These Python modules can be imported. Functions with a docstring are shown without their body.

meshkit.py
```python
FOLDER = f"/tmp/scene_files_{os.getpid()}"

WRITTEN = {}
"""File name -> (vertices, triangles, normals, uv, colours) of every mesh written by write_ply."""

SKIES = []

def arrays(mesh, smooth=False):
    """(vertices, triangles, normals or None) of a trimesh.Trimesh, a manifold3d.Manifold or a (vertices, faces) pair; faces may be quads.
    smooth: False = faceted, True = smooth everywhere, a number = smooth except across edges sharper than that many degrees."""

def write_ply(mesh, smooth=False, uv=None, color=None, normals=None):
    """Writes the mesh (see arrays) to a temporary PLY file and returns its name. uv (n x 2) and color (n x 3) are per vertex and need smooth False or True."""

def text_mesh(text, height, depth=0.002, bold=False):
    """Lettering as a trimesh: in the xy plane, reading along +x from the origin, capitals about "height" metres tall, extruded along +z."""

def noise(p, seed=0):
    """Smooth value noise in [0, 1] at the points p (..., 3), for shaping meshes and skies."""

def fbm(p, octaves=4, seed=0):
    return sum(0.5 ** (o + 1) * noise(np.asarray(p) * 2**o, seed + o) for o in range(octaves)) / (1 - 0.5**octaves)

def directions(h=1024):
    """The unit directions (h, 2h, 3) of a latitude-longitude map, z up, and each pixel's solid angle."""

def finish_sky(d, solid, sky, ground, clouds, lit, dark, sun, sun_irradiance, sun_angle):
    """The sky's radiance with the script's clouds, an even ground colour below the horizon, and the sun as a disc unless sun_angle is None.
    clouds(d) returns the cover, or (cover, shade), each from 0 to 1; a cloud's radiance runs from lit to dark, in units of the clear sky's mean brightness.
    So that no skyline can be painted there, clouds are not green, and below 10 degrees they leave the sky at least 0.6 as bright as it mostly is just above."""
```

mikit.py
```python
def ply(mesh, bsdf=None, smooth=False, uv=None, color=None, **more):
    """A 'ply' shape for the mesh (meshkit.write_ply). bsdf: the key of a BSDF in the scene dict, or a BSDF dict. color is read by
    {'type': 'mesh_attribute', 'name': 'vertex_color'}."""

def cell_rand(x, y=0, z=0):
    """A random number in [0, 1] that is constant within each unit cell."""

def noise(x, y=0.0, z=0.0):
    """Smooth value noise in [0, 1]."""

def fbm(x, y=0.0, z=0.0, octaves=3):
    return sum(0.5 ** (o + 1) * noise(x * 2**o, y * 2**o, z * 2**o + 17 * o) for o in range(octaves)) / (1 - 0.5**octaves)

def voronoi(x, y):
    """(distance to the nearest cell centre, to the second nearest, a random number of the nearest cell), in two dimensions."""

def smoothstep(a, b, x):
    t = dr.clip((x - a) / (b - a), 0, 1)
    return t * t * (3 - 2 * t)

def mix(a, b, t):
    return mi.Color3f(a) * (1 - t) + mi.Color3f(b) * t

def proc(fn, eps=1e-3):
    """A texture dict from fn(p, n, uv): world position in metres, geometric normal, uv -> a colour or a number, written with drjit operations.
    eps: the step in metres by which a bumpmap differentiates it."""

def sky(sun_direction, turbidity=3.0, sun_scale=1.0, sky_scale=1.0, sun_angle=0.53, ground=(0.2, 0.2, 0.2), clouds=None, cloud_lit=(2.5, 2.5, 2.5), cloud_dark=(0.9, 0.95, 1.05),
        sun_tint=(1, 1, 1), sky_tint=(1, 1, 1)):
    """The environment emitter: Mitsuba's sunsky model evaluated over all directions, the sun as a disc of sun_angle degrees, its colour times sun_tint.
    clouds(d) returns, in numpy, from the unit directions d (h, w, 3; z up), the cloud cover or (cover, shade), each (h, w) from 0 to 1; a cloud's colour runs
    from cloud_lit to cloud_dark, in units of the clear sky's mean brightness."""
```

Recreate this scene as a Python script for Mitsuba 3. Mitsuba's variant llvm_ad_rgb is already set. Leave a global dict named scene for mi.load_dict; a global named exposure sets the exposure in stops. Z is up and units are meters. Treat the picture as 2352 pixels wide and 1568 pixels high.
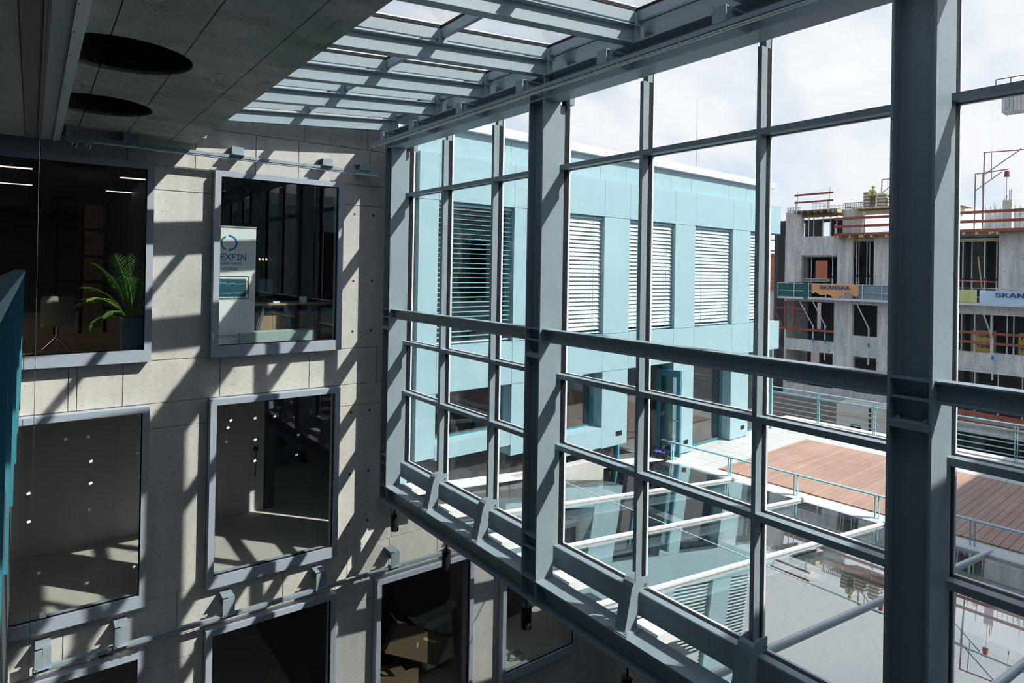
import math, random
import numpy as np, trimesh, mitsuba as mi, drjit as dr
import mikit
from mikit import ply, proc, noise, fbm, voronoi, cell_rand, smoothstep, mix
import meshkit
import shapely.geometry as sg
import manifold3d as m3
T = mi.ScalarTransform4f
random.seed(7)
rng = np.random.default_rng(7)
scene, labels = {}, {}

# ---------------------------------------------------------------- camera, sky, sun, exposure
# world: camera eye at the origin (1.4 m above the upper floor), +X out through the glass facade, +Y along it, +Z up
yaw, roll, pitch = 0.6432, -0.0174, 0.0056
fw = np.array([math.cos(pitch) * math.sin(yaw), math.cos(pitch) * math.cos(yaw), math.sin(pitch)])
rt = np.array([math.cos(yaw), -math.sin(yaw), 0.0])
dn = np.cross(fw, rt)
dn2 = -math.sin(roll) * rt + math.cos(roll) * dn
scene['camera'] = {'type': 'perspective', 'fov': 2 * math.degrees(math.atan(1176 / 1471.92)), 'fov_axis': 'x',
                   'principal_point_offset_y': (784 - 611.77) / 1568, 'near_clip': 0.05, 'far_clip': 2000.0,
                   'to_world': T().look_at(origin=[0, 0, 0], target=fw.tolist(), up=(-dn2).tolist())}
SUN = np.array([0.82, -1.0, 1.13])


def clouds(d):
    z = np.maximum(d[..., 2], 0.03)
    p = np.stack([d[..., 0] / (z + 0.35) * 2.2, d[..., 1] / (z + 0.35) * 5.0, 0 * z], -1)
    q = np.stack([p[..., 0] * 0.83 + p[..., 1] * 0.35, p[..., 1] * 0.9 - p[..., 0] * 0.6, p[..., 2]], -1)
    c = meshkit.fbm(q * 1.4, 5, 3)
    veil = 0.93 - 0.50 * np.clip((z - 0.25) / 0.6, 0, 1)      # thin high haze, thickest towards the horizon
    cover = np.clip(veil + 0.9 * (c - 0.47), 0.15, 1.0)
    return cover, np.clip(0.35 - 1.5 * (c - 0.42), 0, 0.6)


scene['sky'] = mikit.sky(SUN, turbidity=3.0, sun_scale=1.0, sky_scale=1.0, clouds=clouds, cloud_lit=(2.2, 2.22, 2.26), cloud_dark=(1.75, 1.84, 1.98),
                         ground=(0.13, 0.13, 0.13), sun_tint=(0.83, 1.0, 1.25), sky_tint=(0.95, 1.0, 1.05))
exposure = 2.42

# ---------------------------------------------------------------- materials


def rgb(*c):
    return {'type': 'rgb', 'value': list(c)}


def paint(key, c, rough=0.45, spec=0.4, metallic=0.0, **more):
    col = c if isinstance(c, dict) else rgb(*c)
    scene[key] = {'type': 'twosided', 'bsdf': {'type': 'principled', 'base_color': col, 'roughness': rough, 'specular': spec, 'metallic': metallic, **more}}
    return key


def diffuse(key, c):
    scene[key] = {'type': 'twosided', 'bsdf': {'type': 'diffuse', 'reflectance': c if isinstance(c, dict) else rgb(*c)}}
    return key


def concrete_fn(base, warm, streak=1.0):
    def fn(p, n, uv):
        h = mi.Float(p.x) + mi.Float(p.y) * 0.93           # along the wall, whichever way it runs
        big = fbm(h * 0.9, p.z * 0.8 + p.y * 0.4, 3.0, 4)
        drip = fbm(h * 9.0, p.z * 0.5, p.y * 0.3, 3)
        fine = fbm(p.x * 23, p.y * 23, p.z * 23, 3)
        d1, d2, w = voronoi(h * 7.0 + p.y * 3.1, p.z * 7.0 + p.y * 2.0)
        pore = (1 - smoothstep(0.03, 0.07, d1)) * dr.select(w > 0.55, 1.0, 0.0)
        board = dr.abs(mi.Float(p.z) * 0 + noise(h * 0.42, p.z * 0.31, p.y * 0.2) - 0.5)
        v = 0.80 + 0.30 * (big - 0.5) + 0.16 * streak * (drip - 0.5) + 0.18 * (fine - 0.5) + 0.15 * board
        c = mix(base, warm, smoothstep(0.35, 0.7, noise(h * 0.6, p.z * 0.7, 9.0)))
        return c * (v * 1.2) * (1 - 0.55 * pore)
    return proc(fn)


scene['mat_concrete'] = {'type': 'twosided', 'bsdf': {'type': 'diffuse', 'reflectance': concrete_fn((0.455, 0.455, 0.445), (0.50, 0.485, 0.455))}}


def slab_fn(p, n, uv):
    a = fbm(p.x * 1.6, p.y * 0.9, 2.0, 4)
    g = fbm(p.x * 2.2 + 5, p.y * 4.5, 7.0, 3)
    fine = fbm(p.x * 30, p.y * 30, 1.0, 3)
    c = mix((0.50, 0.535, 0.49), (0.66, 0.63, 0.60), smoothstep(0.35, 0.65, a))
    d1, d2, w = voronoi(p.x * 9.0 + 0.6 * fbm(p.x * 7, p.y * 7, 0.0, 2), p.y * 5.0)
    area = smoothstep(0.5, 0.68, fbm(p.x * 1.3 + 3, p.y * 0.8, 3.0, 3))
    pit = (1 - smoothstep(0.03, 0.10, d1)) * dr.select(w > 0.62, 1.0, 0.0) * (0.25 + 0.75 * area)
    nick = (1 - smoothstep(0.0, 0.05, dr.abs(fbm(p.x * 14, p.y * 5, 4.0, 3) - 0.5))) * smoothstep(0.6, 0.75, noise(p.x * 5.0, p.y * 2.5, 8.0))
    return c * (0.8 + 0.4 * (g - 0.4) + 0.25 * (fine - 0.5)) * (1 - 0.6 * pit) * (1 - 0.45 * nick)


scene['mat_slab'] = {'type': 'twosided', 'bsdf': {'type': 'diffuse', 'reflectance': proc(slab_fn)}}


def site_fn(p, n, uv):
    h = mi.Float(p.x) * 0.3 + p.y
    a = fbm(h * 0.7, p.z * 0.6, 1.0, 4)
    s = fbm(h * 5.0, p.z * 0.6, 5.0, 3)
    f = fbm(p.y * 9, p.z * 9, p.x * 9, 2)
    d1, d2, w = voronoi(h * 1.3, p.z * 1.0)
    hole = (1 - smoothstep(0.035, 0.05, d1)) * dr.select(w > 0.4, 1.0, 0.0)
    return mix((0.56, 0.60, 0.63), (0.72, 0.71, 0.69), a) * (0.85 + 0.5 * (s - 0.5) + 0.25 * (f - 0.5)) * (1 - 0.7 * hole)


scene['mat_site_concrete'] = {'type': 'twosided', 'bsdf': {'type': 'diffuse', 'reflectance': proc(site_fn)}}


def wood_fn(p, n, uv):
    k = cell_rand(dr.floor(p.y / 0.15 - p.x * 0.387), 3.0)
    g = fbm(p.x * 1.2 + k * 40, p.y * 60, k * 9, 3)
    st = fbm(p.x * 1.5, p.y * 1.5, 3.0, 3)
    return mix((0.36, 0.225, 0.175), (0.45, 0.285, 0.225), g) * (0.86 + 0.18 * k + 0.25 * (st - 0.5))


scene['mat_deck'] = {'type': 'twosided', 'bsdf': {'type': 'principled', 'base_color': proc(wood_fn), 'roughness': 0.6, 'specular': 0.35}}


def oak_fn(p, n, uv):
    g = fbm(p.x * 3.0, p.y * 30.0, p.z * 3.0 + p.x * 25.0, 3)
    return mix((0.30, 0.20, 0.12), (0.48, 0.35, 0.24), g)


scene['mat_oak'] = {'type': 'twosided', 'bsdf': {'type': 'principled', 'base_color': proc(oak_fn), 'roughness': 0.5, 'specular': 0.4}}


def steel_fn(p, n, uv):
    a = fbm(p.x * 2.0, p.y * 2.0, p.z * 2.0, 3)
    f = fbm(p.x * 60, p.y * 60, p.z * 60, 2)
    return mix((0.205, 0.262, 0.305), (0.245, 0.305, 0.345), a) * (0.94 + 0.12 * f)


scene['mat_steel'] = {'type': 'twosided', 'bsdf': {'type': 'principled', 'base_color': proc(steel_fn), 'roughness': 0.42, 'specular': 0.45}}
paint('mat_frame', (0.30, 0.34, 0.41), 0.4, 0.5)
paint('mat_gasket', (0.010, 0.010, 0.014), 0.6, 0.15)
paint('mat_lining', (0.50, 0.55, 0.62), 0.4, 0.5)
paint('mat_blind_teal', (0.16, 0.36, 0.38), 0.35, 0.5)
paint('mat_box_white', (0.55, 0.56, 0.57), 0.6, 0.2)
paint('mat_cap', (0.62, 0.66, 0.70), 0.4, 0.4)
paint('mat_white', (0.58, 0.59, 0.60), 0.45, 0.4)
paint('mat_cyan', (0.285, 0.43, 0.485), 0.35, 0.45)
paint('mat_teal', (0.045, 0.20, 0.26), 0.4, 0.5)
paint('mat_rail', (0.24, 0.44, 0.47), 0.35, 0.5)
paint('mat_blind', (0.43, 0.525, 0.55), 0.4, 0.5)
paint('mat_chrome', (0.75, 0.76, 0.78), 0.22, 0.5, 1.0)
paint('mat_galv', (0.55, 0.59, 0.63), 0.4, 0.5, 0.6)
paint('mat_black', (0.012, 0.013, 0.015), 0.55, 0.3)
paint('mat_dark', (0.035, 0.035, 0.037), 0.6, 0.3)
paint('mat_red', (0.30, 0.075, 0.05), 0.6, 0.3)
paint('mat_timber', (0.55, 0.43, 0.26), 0.7, 0.2)
paint('mat_timber_dark', (0.20, 0.14, 0.08), 0.7, 0.2)
paint('mat_card', (0.17, 0.115, 0.075), 0.75, 0.2)
paint('mat_blue', (0.02, 0.18, 0.42), 0.5, 0.3)
paint('mat_navy', (0.03, 0.06, 0.17), 0.6, 0.3)
paint('mat_green', (0.01, 0.28, 0.16), 0.5, 0.3)
paint('mat_ink', (0.02, 0.10, 0.14), 0.5, 0.3)
paint('mat_banner', (0.86, 0.88, 0.90), 0.5, 0.3)
paint('mat_plaster', (0.58, 0.58, 0.57), 0.8, 0.1)
paint('mat_ceiling_panel', (0.60, 0.60, 0.58), 0.7, 0.2)
paint('mat_ceiling_panel_dark', (0.34, 0.33, 0.33), 0.6, 0.3)
paint('mat_metal_strip', (0.66, 0.71, 0.73), 0.4, 0.5, 0.2)
paint('mat_floor_screed', (0.52, 0.50, 0.46), 0.7, 0.25)
paint('mat_sage', (0.38, 0.49, 0.49), 0.55, 0.3)
paint('mat_tile', (0.50, 0.50, 0.49), 0.6, 0.3)
paint('mat_grey_felt', (0.33, 0.30, 0.27), 0.8, 0.2)
paint('mat_pot', (0.10, 0.16, 0.21), 0.4, 0.4)
paint('mat_orange_tarp', (0.66, 0.36, 0.17), 0.7, 0.2)
paint('mat_blue_tarp', (0.45, 0.62, 0.80), 0.7, 0.2)
paint('mat_lime_tarp', (0.50, 0.55, 0.24), 0.7, 0.2)
paint('mat_mesh', (0.035, 0.13, 0.125), 0.8, 0.1)
paint('mat_mesh_blue', (0.20, 0.27, 0.32), 0.8, 0.1)
paint('mat_yellow_block', (0.50, 0.37, 0.09), 0.7, 0.2)
paint('mat_brick', (0.40, 0.17, 0.11), 0.8, 0.1)
paint('mat_brown_wall', (0.26, 0.20, 0.185), 0.8, 0.1)
paint('mat_hivis', (0.42, 0.58, 0.18), 0.7, 0.2)
paint('mat_skin', (0.50, 0.30, 0.22), 0.6, 0.3)
paint('mat_helmet', (0.80, 0.68, 0.35), 0.4, 0.4)
paint('mat_trousers', (0.10, 0.095, 0.09), 0.8, 0.2)
paint('mat_harness', (0.25, 0.06, 0.04), 0.7, 0.2)
paint('mat_asphalt', (0.12, 0.12, 0.125), 0.9, 0.1)
paint('mat_house', (0.60, 0.55, 0.52), 0.8, 0.1)
paint('mat_orange', (0.75, 0.17, 0.06), 0.6, 0.3)
paint('mat_violet', (0.16, 0.13, 0.45), 0.7, 0.2)
scene['mat_leaf'] = {'type': 'principledthin', 'base_color': rgb(0.10, 0.26, 0.06), 'roughness': 0.4, 'spec_trans': 0.0, 'diff_trans': 0.6, 'eta': 1.45}
scene['mat_leaf_pale'] = {'type': 'principledthin', 'base_color': rgb(0.30, 0.42, 0.08), 'roughness': 0.45, 'spec_trans': 0.0, 'diff_trans': 0.6, 'eta': 1.45}
scene['mat_glass'] = {'type': 'thindielectric', 'int_ior': 1.35, 'specular_transmittance': rgb(0.97, 0.985, 0.985)}
scene['mat_glass_inner'] = {'type': 'thindielectric', 'int_ior': 1.5, 'specular_transmittance': rgb(0.82, 0.86, 0.85)}
scene['mat_glass_dark'] = {'type': 'thindielectric', 'int_ior': 1.75, 'specular_transmittance': rgb(0.42, 0.5, 0.5)}


scene['mat_glass_roof'] = {'type': 'thindielectric', 'int_ior': 3.6, 'specular_transmittance': rgb(0.92, 0.97, 0.97), 'specular_reflectance': rgb(0.95, 1.0, 1.0)}
paint('mat_far_wall', (0.05, 0.06, 0.068), 0.5, 0.4)
scene['mat_lamp'] = {'type': 'diffuse', 'reflectance': rgb(0.8, 0.7, 0.65)}

# ---------------------------------------------------------------- helpers


class M:
    """A mesh under construction."""

    def __init__(self): self.v, self.f, self.n = [], [], 0

    def add(self, v, f):
        v = np.asarray(v, float)
        self.v.append(v); self.f.append(np.asarray(f, int) + self.n); self.n += len(v)
        return self

    def box(self, x0, x1, y0, y1, z0, z1):
        v = [[x, y, z] for x in (x0, x1) for y in (y0, y1) for z in (z0, z1)]
        return self.add(v, BOXF)

    def obox(self, c, ax, ay, az):
        """A box about the centre c with half-extent vectors ax, ay, az."""
        c, ax, ay, az = (np.asarray(k, float) for k in (c, ax, ay, az))
        if np.dot(np.cross(ax, ay), az) < 0: ax = -ax
        return self.add([c + i * ax + j * ay + k * az for i in (-1, 1) for j in (-1, 1) for k in (-1, 1)], BOXF)

    def bar(self, p, q, w, h, up=(0, 0, 1)):
        """A rectangular bar from p to q, w wide and h high."""
        p, q, up = (np.asarray(k, float) for k in (p, q, up))
        d = q - p
        s = np.cross(d, up); s /= np.linalg.norm(s)
        u = np.cross(s, d); u /= np.linalg.norm(u)
        return self.obox((p + q) / 2, d / 2, s * w / 2, u * h / 2)

    def prism(self, poly, fn, t0, t1):
        """A 2D outline (list or shapely polygon) extruded from t0 to t1; fn(u, v, t) gives the point."""
        g = poly if hasattr(poly, 'exterior') else sg.Polygon(poly)
        m = trimesh.creation.extrude_polygon(g, 1.0, engine='earcut')
        v = np.array(m.vertices)
        w = np.array([fn(a, b, t0 + (t1 - t0) * c) for a, b, c in v])
        f = np.array(m.faces)
        tri = w[f]
        vol = np.einsum('ij,ij->i', tri[:, 0], np.cross(tri[:, 1], tri[:, 2])).sum()
        return self.add(w, f if vol > 0 else f[:, ::-1])

    def tube(self, pts, r, n=8, cap=True):
        p = np.asarray(pts, float)
        rr = np.broadcast_to(r, (len(p),))
        t = np.gradient(p, axis=0); t /= np.linalg.norm(t, axis=1, keepdims=True) + 1e-12
        a0 = np.array([0, 0, 1.0]) if abs(t[0][2]) < 0.9 else np.array([1.0, 0, 0])
        rings, a = [], np.cross(t[0], a0)
        for k in range(len(p)):
            a = a - np.dot(a, t[k]) * t[k]; a /= np.linalg.norm(a)
            b = np.cross(t[k], a)
            ang = np.arange(n) * 2 * np.pi / n
            rings.append(p[k] + rr[k] * (np.cos(ang)[:, None] * a + np.sin(ang)[:, None] * b))
        v = np.vstack(rings)
        f = []
        for k in range(len(p) - 1):
            for j in range(n):
                q, w = k * n + j, k * n + (j + 1) % n
                f += [[q, w, w + n], [q, w + n, q + n]]
        if cap:
            e = len(v)
            v = np.vstack([v, p[0], p[-1]])
            o = (len(p) - 1) * n
            for j in range(n):
                f += [[e, (j + 1) % n, j], [e + 1, o + j, o + (j + 1) % n]]
        return self.add(v, f)

    def cyl(self, p, q, r, n=12): return self.tube([p, q], r, n)

    def mesh(self): return np.vstack(self.v), np.vstack(self.f)

    def move(self, fn):
        self.v = [np.array([fn(*p) for p in np.vstack(self.v)])]
        self.f = [np.vstack(self.f)]
        return self


BOXF = np.array([[0, 1, 3], [0, 3, 2], [4, 6, 7], [4, 7, 5], [0, 4, 5], [0, 5, 1], [2, 3, 7], [2, 7, 6], [0, 2, 6], [0, 6, 4], [1, 5, 7], [1, 7, 3]])
used = {}


def numbered(name):
    k = used.get(name, 0)
    used[name] = k + 1
    return name if k == 0 else f'{name}_{k:03d}'


def obj(name, mesh, mat, parent=None, smooth=False, label=None, **more):
    key = numbered(name if parent is None else parent + '__' + name)
    if isinstance(mesh, M): mesh = mesh.mesh()
    scene[key] = mesh if isinstance(mesh, dict) else ply(mesh, mat, smooth, **more)
    if label: labels[key] = {'label': label}
    return key


def thing(name, label, cat, group=None):
    key = numbered(name)
    labels[key] = {'label': label, 'category': cat}
    if group: labels[key]['group'] = group
    return key


def one(name, mesh, mat, label, cat, group=None, smooth=False, **more):
    key = obj(name, mesh, mat, None, smooth, **more)
    labels[key] = {'label': label, 'category': cat}
    if group: labels[key]['group'] = group
    return key


def struct(name, mesh=None, mat=None, parent=None, smooth=False, label=None):
    if mesh is None: key = numbered(name)
    else: key = obj(name, mesh, mat, parent, smooth)
    if parent is None: labels[key] = {'kind': 'structure'}
    if label: labels.setdefault(key, {})['label'] = label
    return key


def B(*a): return M().box(*a)


def ibeam(w, h, tf, tw, fillet=0.012):
    """Outline of an I section: flanges w wide along u at v = 0 and v = h, web in the middle, root fillets."""
    a, f = w / 2, fillet
    half = [(a, 0), (a, tf), (tw / 2 + f, tf), (tw / 2 + f * 0.3, tf + f * 0.3), (tw / 2, tf + f), (tw / 2, h - tf - f), (tw / 2 + f * 0.3, h - tf - f * 0.3), (tw / 2 + f, h - tf), (a, h - tf), (a, h)]
    return half + [(-x, y) for x, y in half[::-1]]


def rounded(w, h, r, n=4):
    return sg.box(-w / 2 + r, -h / 2 + r, w / 2 - r, h / 2 - r).buffer(r, quad_segs=n)


def text(s, height, depth, place, bold=True, spread=1.0):
    """Lettering: place maps (x, y, z) of meshkit.text_mesh to the world."""
    m = meshkit.text_mesh(s, height, depth, bold)
    v = np.array(m.vertices); v[:, 0] *= spread
    return np.array([place(*p) for p in v]), np.array(m.faces)


YW, YF = 10.9, 10.73            # concrete wall face, front of its window frames
XB0, XB1 = 5.10, 5.38           # the facade's steel: inner and outer flange edges
EA = 0.058                      # the terrace side of the world is turned by this angle
EU, EN = np.array([math.cos(EA), math.sin(EA), 0]), np.array([-math.sin(EA), math.cos(EA), 0])
E0 = np.array([5.6, 10.75, 0.0])


def ext(u, n, z):
    """Frame of the cyan building: u along its facade, n behind it, z up."""
    return E0 + u * EU + n * EN + np.array([0, 0, z])


S0 = np.array([51.3, 22.0, 0.0])


def site(s, d, z):
    """Frame of the unfinished building: s to the right along its front, d behind it, z up."""
    return S0 - s * EN + d * EU + np.array([0, 0, z])


def BE(u0, u1, n0, n1, z0, z1): return M().box(u0, u1, n0, n1, z0, z1).move(ext)
def BS(s0, s1, d0, d1, z0, z1):
    m = M().box(s0, s1, d0, d1, z0, z1).move(site)
    m.f = [m.f[0][:, ::-1]]      # the frame is left-handed
    return m


# ---------------------------------------------------------------- the concrete wall with the windows
XW = [-6.4, -0.67, 1.43, 2.26, 4.35, 11.02]
ROWS = [(-1.44, 1.475), (-5.035, -2.10), (-8.63, -5.685)]
WINX = [[(-0.67, 1.43), (2.26, 4.35)], [(-0.67, 1.43), (2.26, 4.35)], [(-0.67, 1.43), (2.26, 4.35), (5.12, 7.23), (7.97, 10.08)]]
wall = struct('wall_back')
bands = [(-12.6, -9.30, 0), (-9.30, -8.64, 0), (-8.64, -5.68, 3), (-5.68, -5.03, 0), (-5.03, -2.095, 2), (-2.095, -1.45, 0), (-1.45, 1.48, 1), (1.48, 2.13, 0), (2.13, 2.92, 0)]
vj = {1: [0.44, 1.09, 1.87, 2.75, 3.85, 5.1, 6.46, 7.8, 9.2, 10.3], 3: [0.436, 1.867, 3.47, 4.6, 5.42, 6.46, 7.7, 9.0, 10.2],
      5: [0.438, 0.538, 1.094, 2.417, 3.849, 5.1, 7.0, 9.0], 7: [0.45, 1.09, 2.0, 2.9, 3.6, 4.9], 8: [0.45, 1.5, 2.28, 3.69, 4.85], 0: [0.5, 2.0, 3.5, 5, 6.5, 8, 9.5]}
J = 0.004


def panel(x0, x1, z0, z1):
    m = M()
    p = 0.002 * rng.random()
    c = 0.005
    v = [[x0 + J, YW + 0.05, z0 + J], [x1 - J, YW + 0.05, z0 + J], [x1 - J, YW + 0.05, z1 - J], [x0 + J, YW + 0.05, z1 - J],
         [x0 + J, YW + c, z0 + J], [x1 - J, YW + c, z0 + J], [x1 - J, YW + c, z1 - J], [x0 + J, YW + c, z1 - J],
         [x0 + J + c, YW - p, z0 + J + c], [x1 - J - c, YW - p, z0 + J + c], [x1 - J - c, YW - p, z1 - J - c], [x0 + J + c, YW - p, z1 - J - c]]
    f = [[8, 9, 10], [8, 10, 11]]
    for a in (0, 4):
        for k in range(4):
            q, w = a + k, a + (k + 1) % 4
            f += [[q, w, w + 4], [q, w + 4, q + 4]]
    obj('concrete_panel', m.add(v, f), 'mat_concrete', wall)


for bi, (z0, z1, row) in enumerate(bands):
    if row == 0:
        xs = [XW[0]] + [x for x in vj.get(bi, [])] + [11.02]
        if bi >= 5: xs = [x for x in xs if x < 5.4] + [5.45]
        for a, b in zip(xs[:-1], xs[1:]): panel(a, b, z0, z1)
    else:
        ws = WINX[row - 1]
        xs = [XW[0]] + [x for w in ws for x in w] + [5.45 if row < 3 else 11.02]
        for a, b in zip(xs[::2], xs[1::2]):
            if b - a > 1.5 and a > 0: cuts = [a, a + 0.65] + [x for x in (6.4, 7.7, 9.0) if x < b] + [b]
            elif b - a > 1.5: cuts = [a, -3, b]
            else: cuts = [a, b]
            zc = z0 + (0.875 if row != 2 else 0.87) * (z1 - z0)
            for c, d in zip(cuts[:-1], cuts[1:]):
                panel(c, d, z0, zc); panel(c, d, zc, z1)
# the wall's body behind the panels, with the window openings cut out
body = sg.box(XW[0], -12.6, 11.02, 2.92)
for (z0, z1), ws in zip(ROWS, WINX):
    for x0, x1 in ws: body = body.difference(sg.box(x0 + 0.02, z0 + 0.07, x1 - 0.02, z1 - 0.02))
for a, b in ((5.45, 6.8), (6.8, 8.2), (8.2, 9.6), (9.6, 11.02)): panel(a, b, -5.03, -4.45)
body = body.difference(sg.box(5.45, -4.45, 20, 5))
obj('wall_core', M().prism(body, lambda a, b, t: (a, t, b), YW + 0.02, YW + 0.22), 'mat_concrete', wall)
ties = M()
for x in (4.62, 4.98):
    for z in (0.95, -0.25, -1.15, -2.6, -3.7, -4.6): ties.cyl((x, YW + 0.001, z), (x, YW - 0.0035, z), 0.022, 10)
for x in (1.6, 2.1):
    for z in (-3.3, -4.4, 0.2, -0.8): ties.cyl((x, YW + 0.001, z), (x, YW - 0.0035, z), 0.007, 6)
obj('tie_hole_plugs', ties, 'mat_dark', wall)
labels[wall + '__tie_hole_plugs'] = {'kind': 'stuff', 'label': 'dark formwork tie holes'}

# window units in the wall: grey box frames that stand proud of the concrete
room = {}
wnames = iter(range(2, 40))
for (z0, z1), ws in zip(ROWS, WINX):
    for x0, x1 in ws:
        w = struct(f'window_{next(wnames)}')
        fl, ft, fb = 0.09, 0.09, 0.175
        for a in ((x0, x0 + fl, z0, z1), (x1 - fl, x1, z0, z1), (x0 + fl, x1 - fl, z1 - ft, z1), (x0 + fl, x1 - fl, z0, z0 + fb)):
            obj('frame', B(a[0], a[1], YF, YW + 0.01, a[2], a[3]), 'mat_frame', w)
        g = M().add([[x0 + fl, YF + 0.06, z0 + fb], [x1 - fl, YF + 0.06, z0 + fb], [x1 - fl, YF + 0.06, z1 - ft], [x0 + fl, YF + 0.06, z1 - ft]], [[0, 1, 2], [0, 2, 3]])
        obj('pane', g, 'mat_glass_inner', w)
        sb = M()
        for a in ((x0 + fl, x0 + fl + 0.012, z0 + fb, z1 - ft), (x1 - fl - 0.012, x1 - fl, z0 + fb, z1 - ft), (x0 + fl, x1 - fl, z1 - ft - 0.012, z1 - ft), (x0 + fl, x1 - fl, z0 + fb, z0 + fb + 0.012)):
            sb.box(a[0], a[1], YF + 0.045, YF + 0.075, a[2], a[3])
        obj('gasket', sb, 'mat_gasket', w)

# ---------------------------------------------------------------- rooms behind the wall
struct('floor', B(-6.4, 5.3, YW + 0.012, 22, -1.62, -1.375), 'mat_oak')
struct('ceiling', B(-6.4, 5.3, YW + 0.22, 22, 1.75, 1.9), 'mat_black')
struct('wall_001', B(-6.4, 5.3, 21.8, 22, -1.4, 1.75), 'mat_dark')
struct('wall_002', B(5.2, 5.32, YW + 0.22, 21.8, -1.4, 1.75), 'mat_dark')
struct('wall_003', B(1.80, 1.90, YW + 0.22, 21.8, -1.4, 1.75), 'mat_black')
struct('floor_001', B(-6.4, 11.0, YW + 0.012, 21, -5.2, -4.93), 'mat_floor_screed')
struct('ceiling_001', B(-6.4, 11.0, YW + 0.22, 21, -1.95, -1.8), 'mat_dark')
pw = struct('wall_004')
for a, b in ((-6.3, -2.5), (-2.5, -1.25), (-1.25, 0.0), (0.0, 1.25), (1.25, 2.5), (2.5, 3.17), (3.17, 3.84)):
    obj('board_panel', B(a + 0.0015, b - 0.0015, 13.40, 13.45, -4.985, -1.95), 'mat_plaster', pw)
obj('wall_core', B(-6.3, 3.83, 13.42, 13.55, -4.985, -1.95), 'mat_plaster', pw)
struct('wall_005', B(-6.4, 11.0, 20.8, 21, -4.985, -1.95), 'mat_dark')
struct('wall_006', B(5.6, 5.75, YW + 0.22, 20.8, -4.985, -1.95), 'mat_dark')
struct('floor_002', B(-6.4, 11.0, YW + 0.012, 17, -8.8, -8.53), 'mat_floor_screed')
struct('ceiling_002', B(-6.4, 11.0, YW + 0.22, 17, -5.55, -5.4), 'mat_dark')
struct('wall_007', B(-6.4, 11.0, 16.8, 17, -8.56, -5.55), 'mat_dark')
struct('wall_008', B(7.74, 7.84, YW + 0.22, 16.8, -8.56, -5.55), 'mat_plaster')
struct('wall_009', B(4.40, 4.48, YW + 0.22, 16.8, -8.56, -5.55), 'mat_dark')

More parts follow.
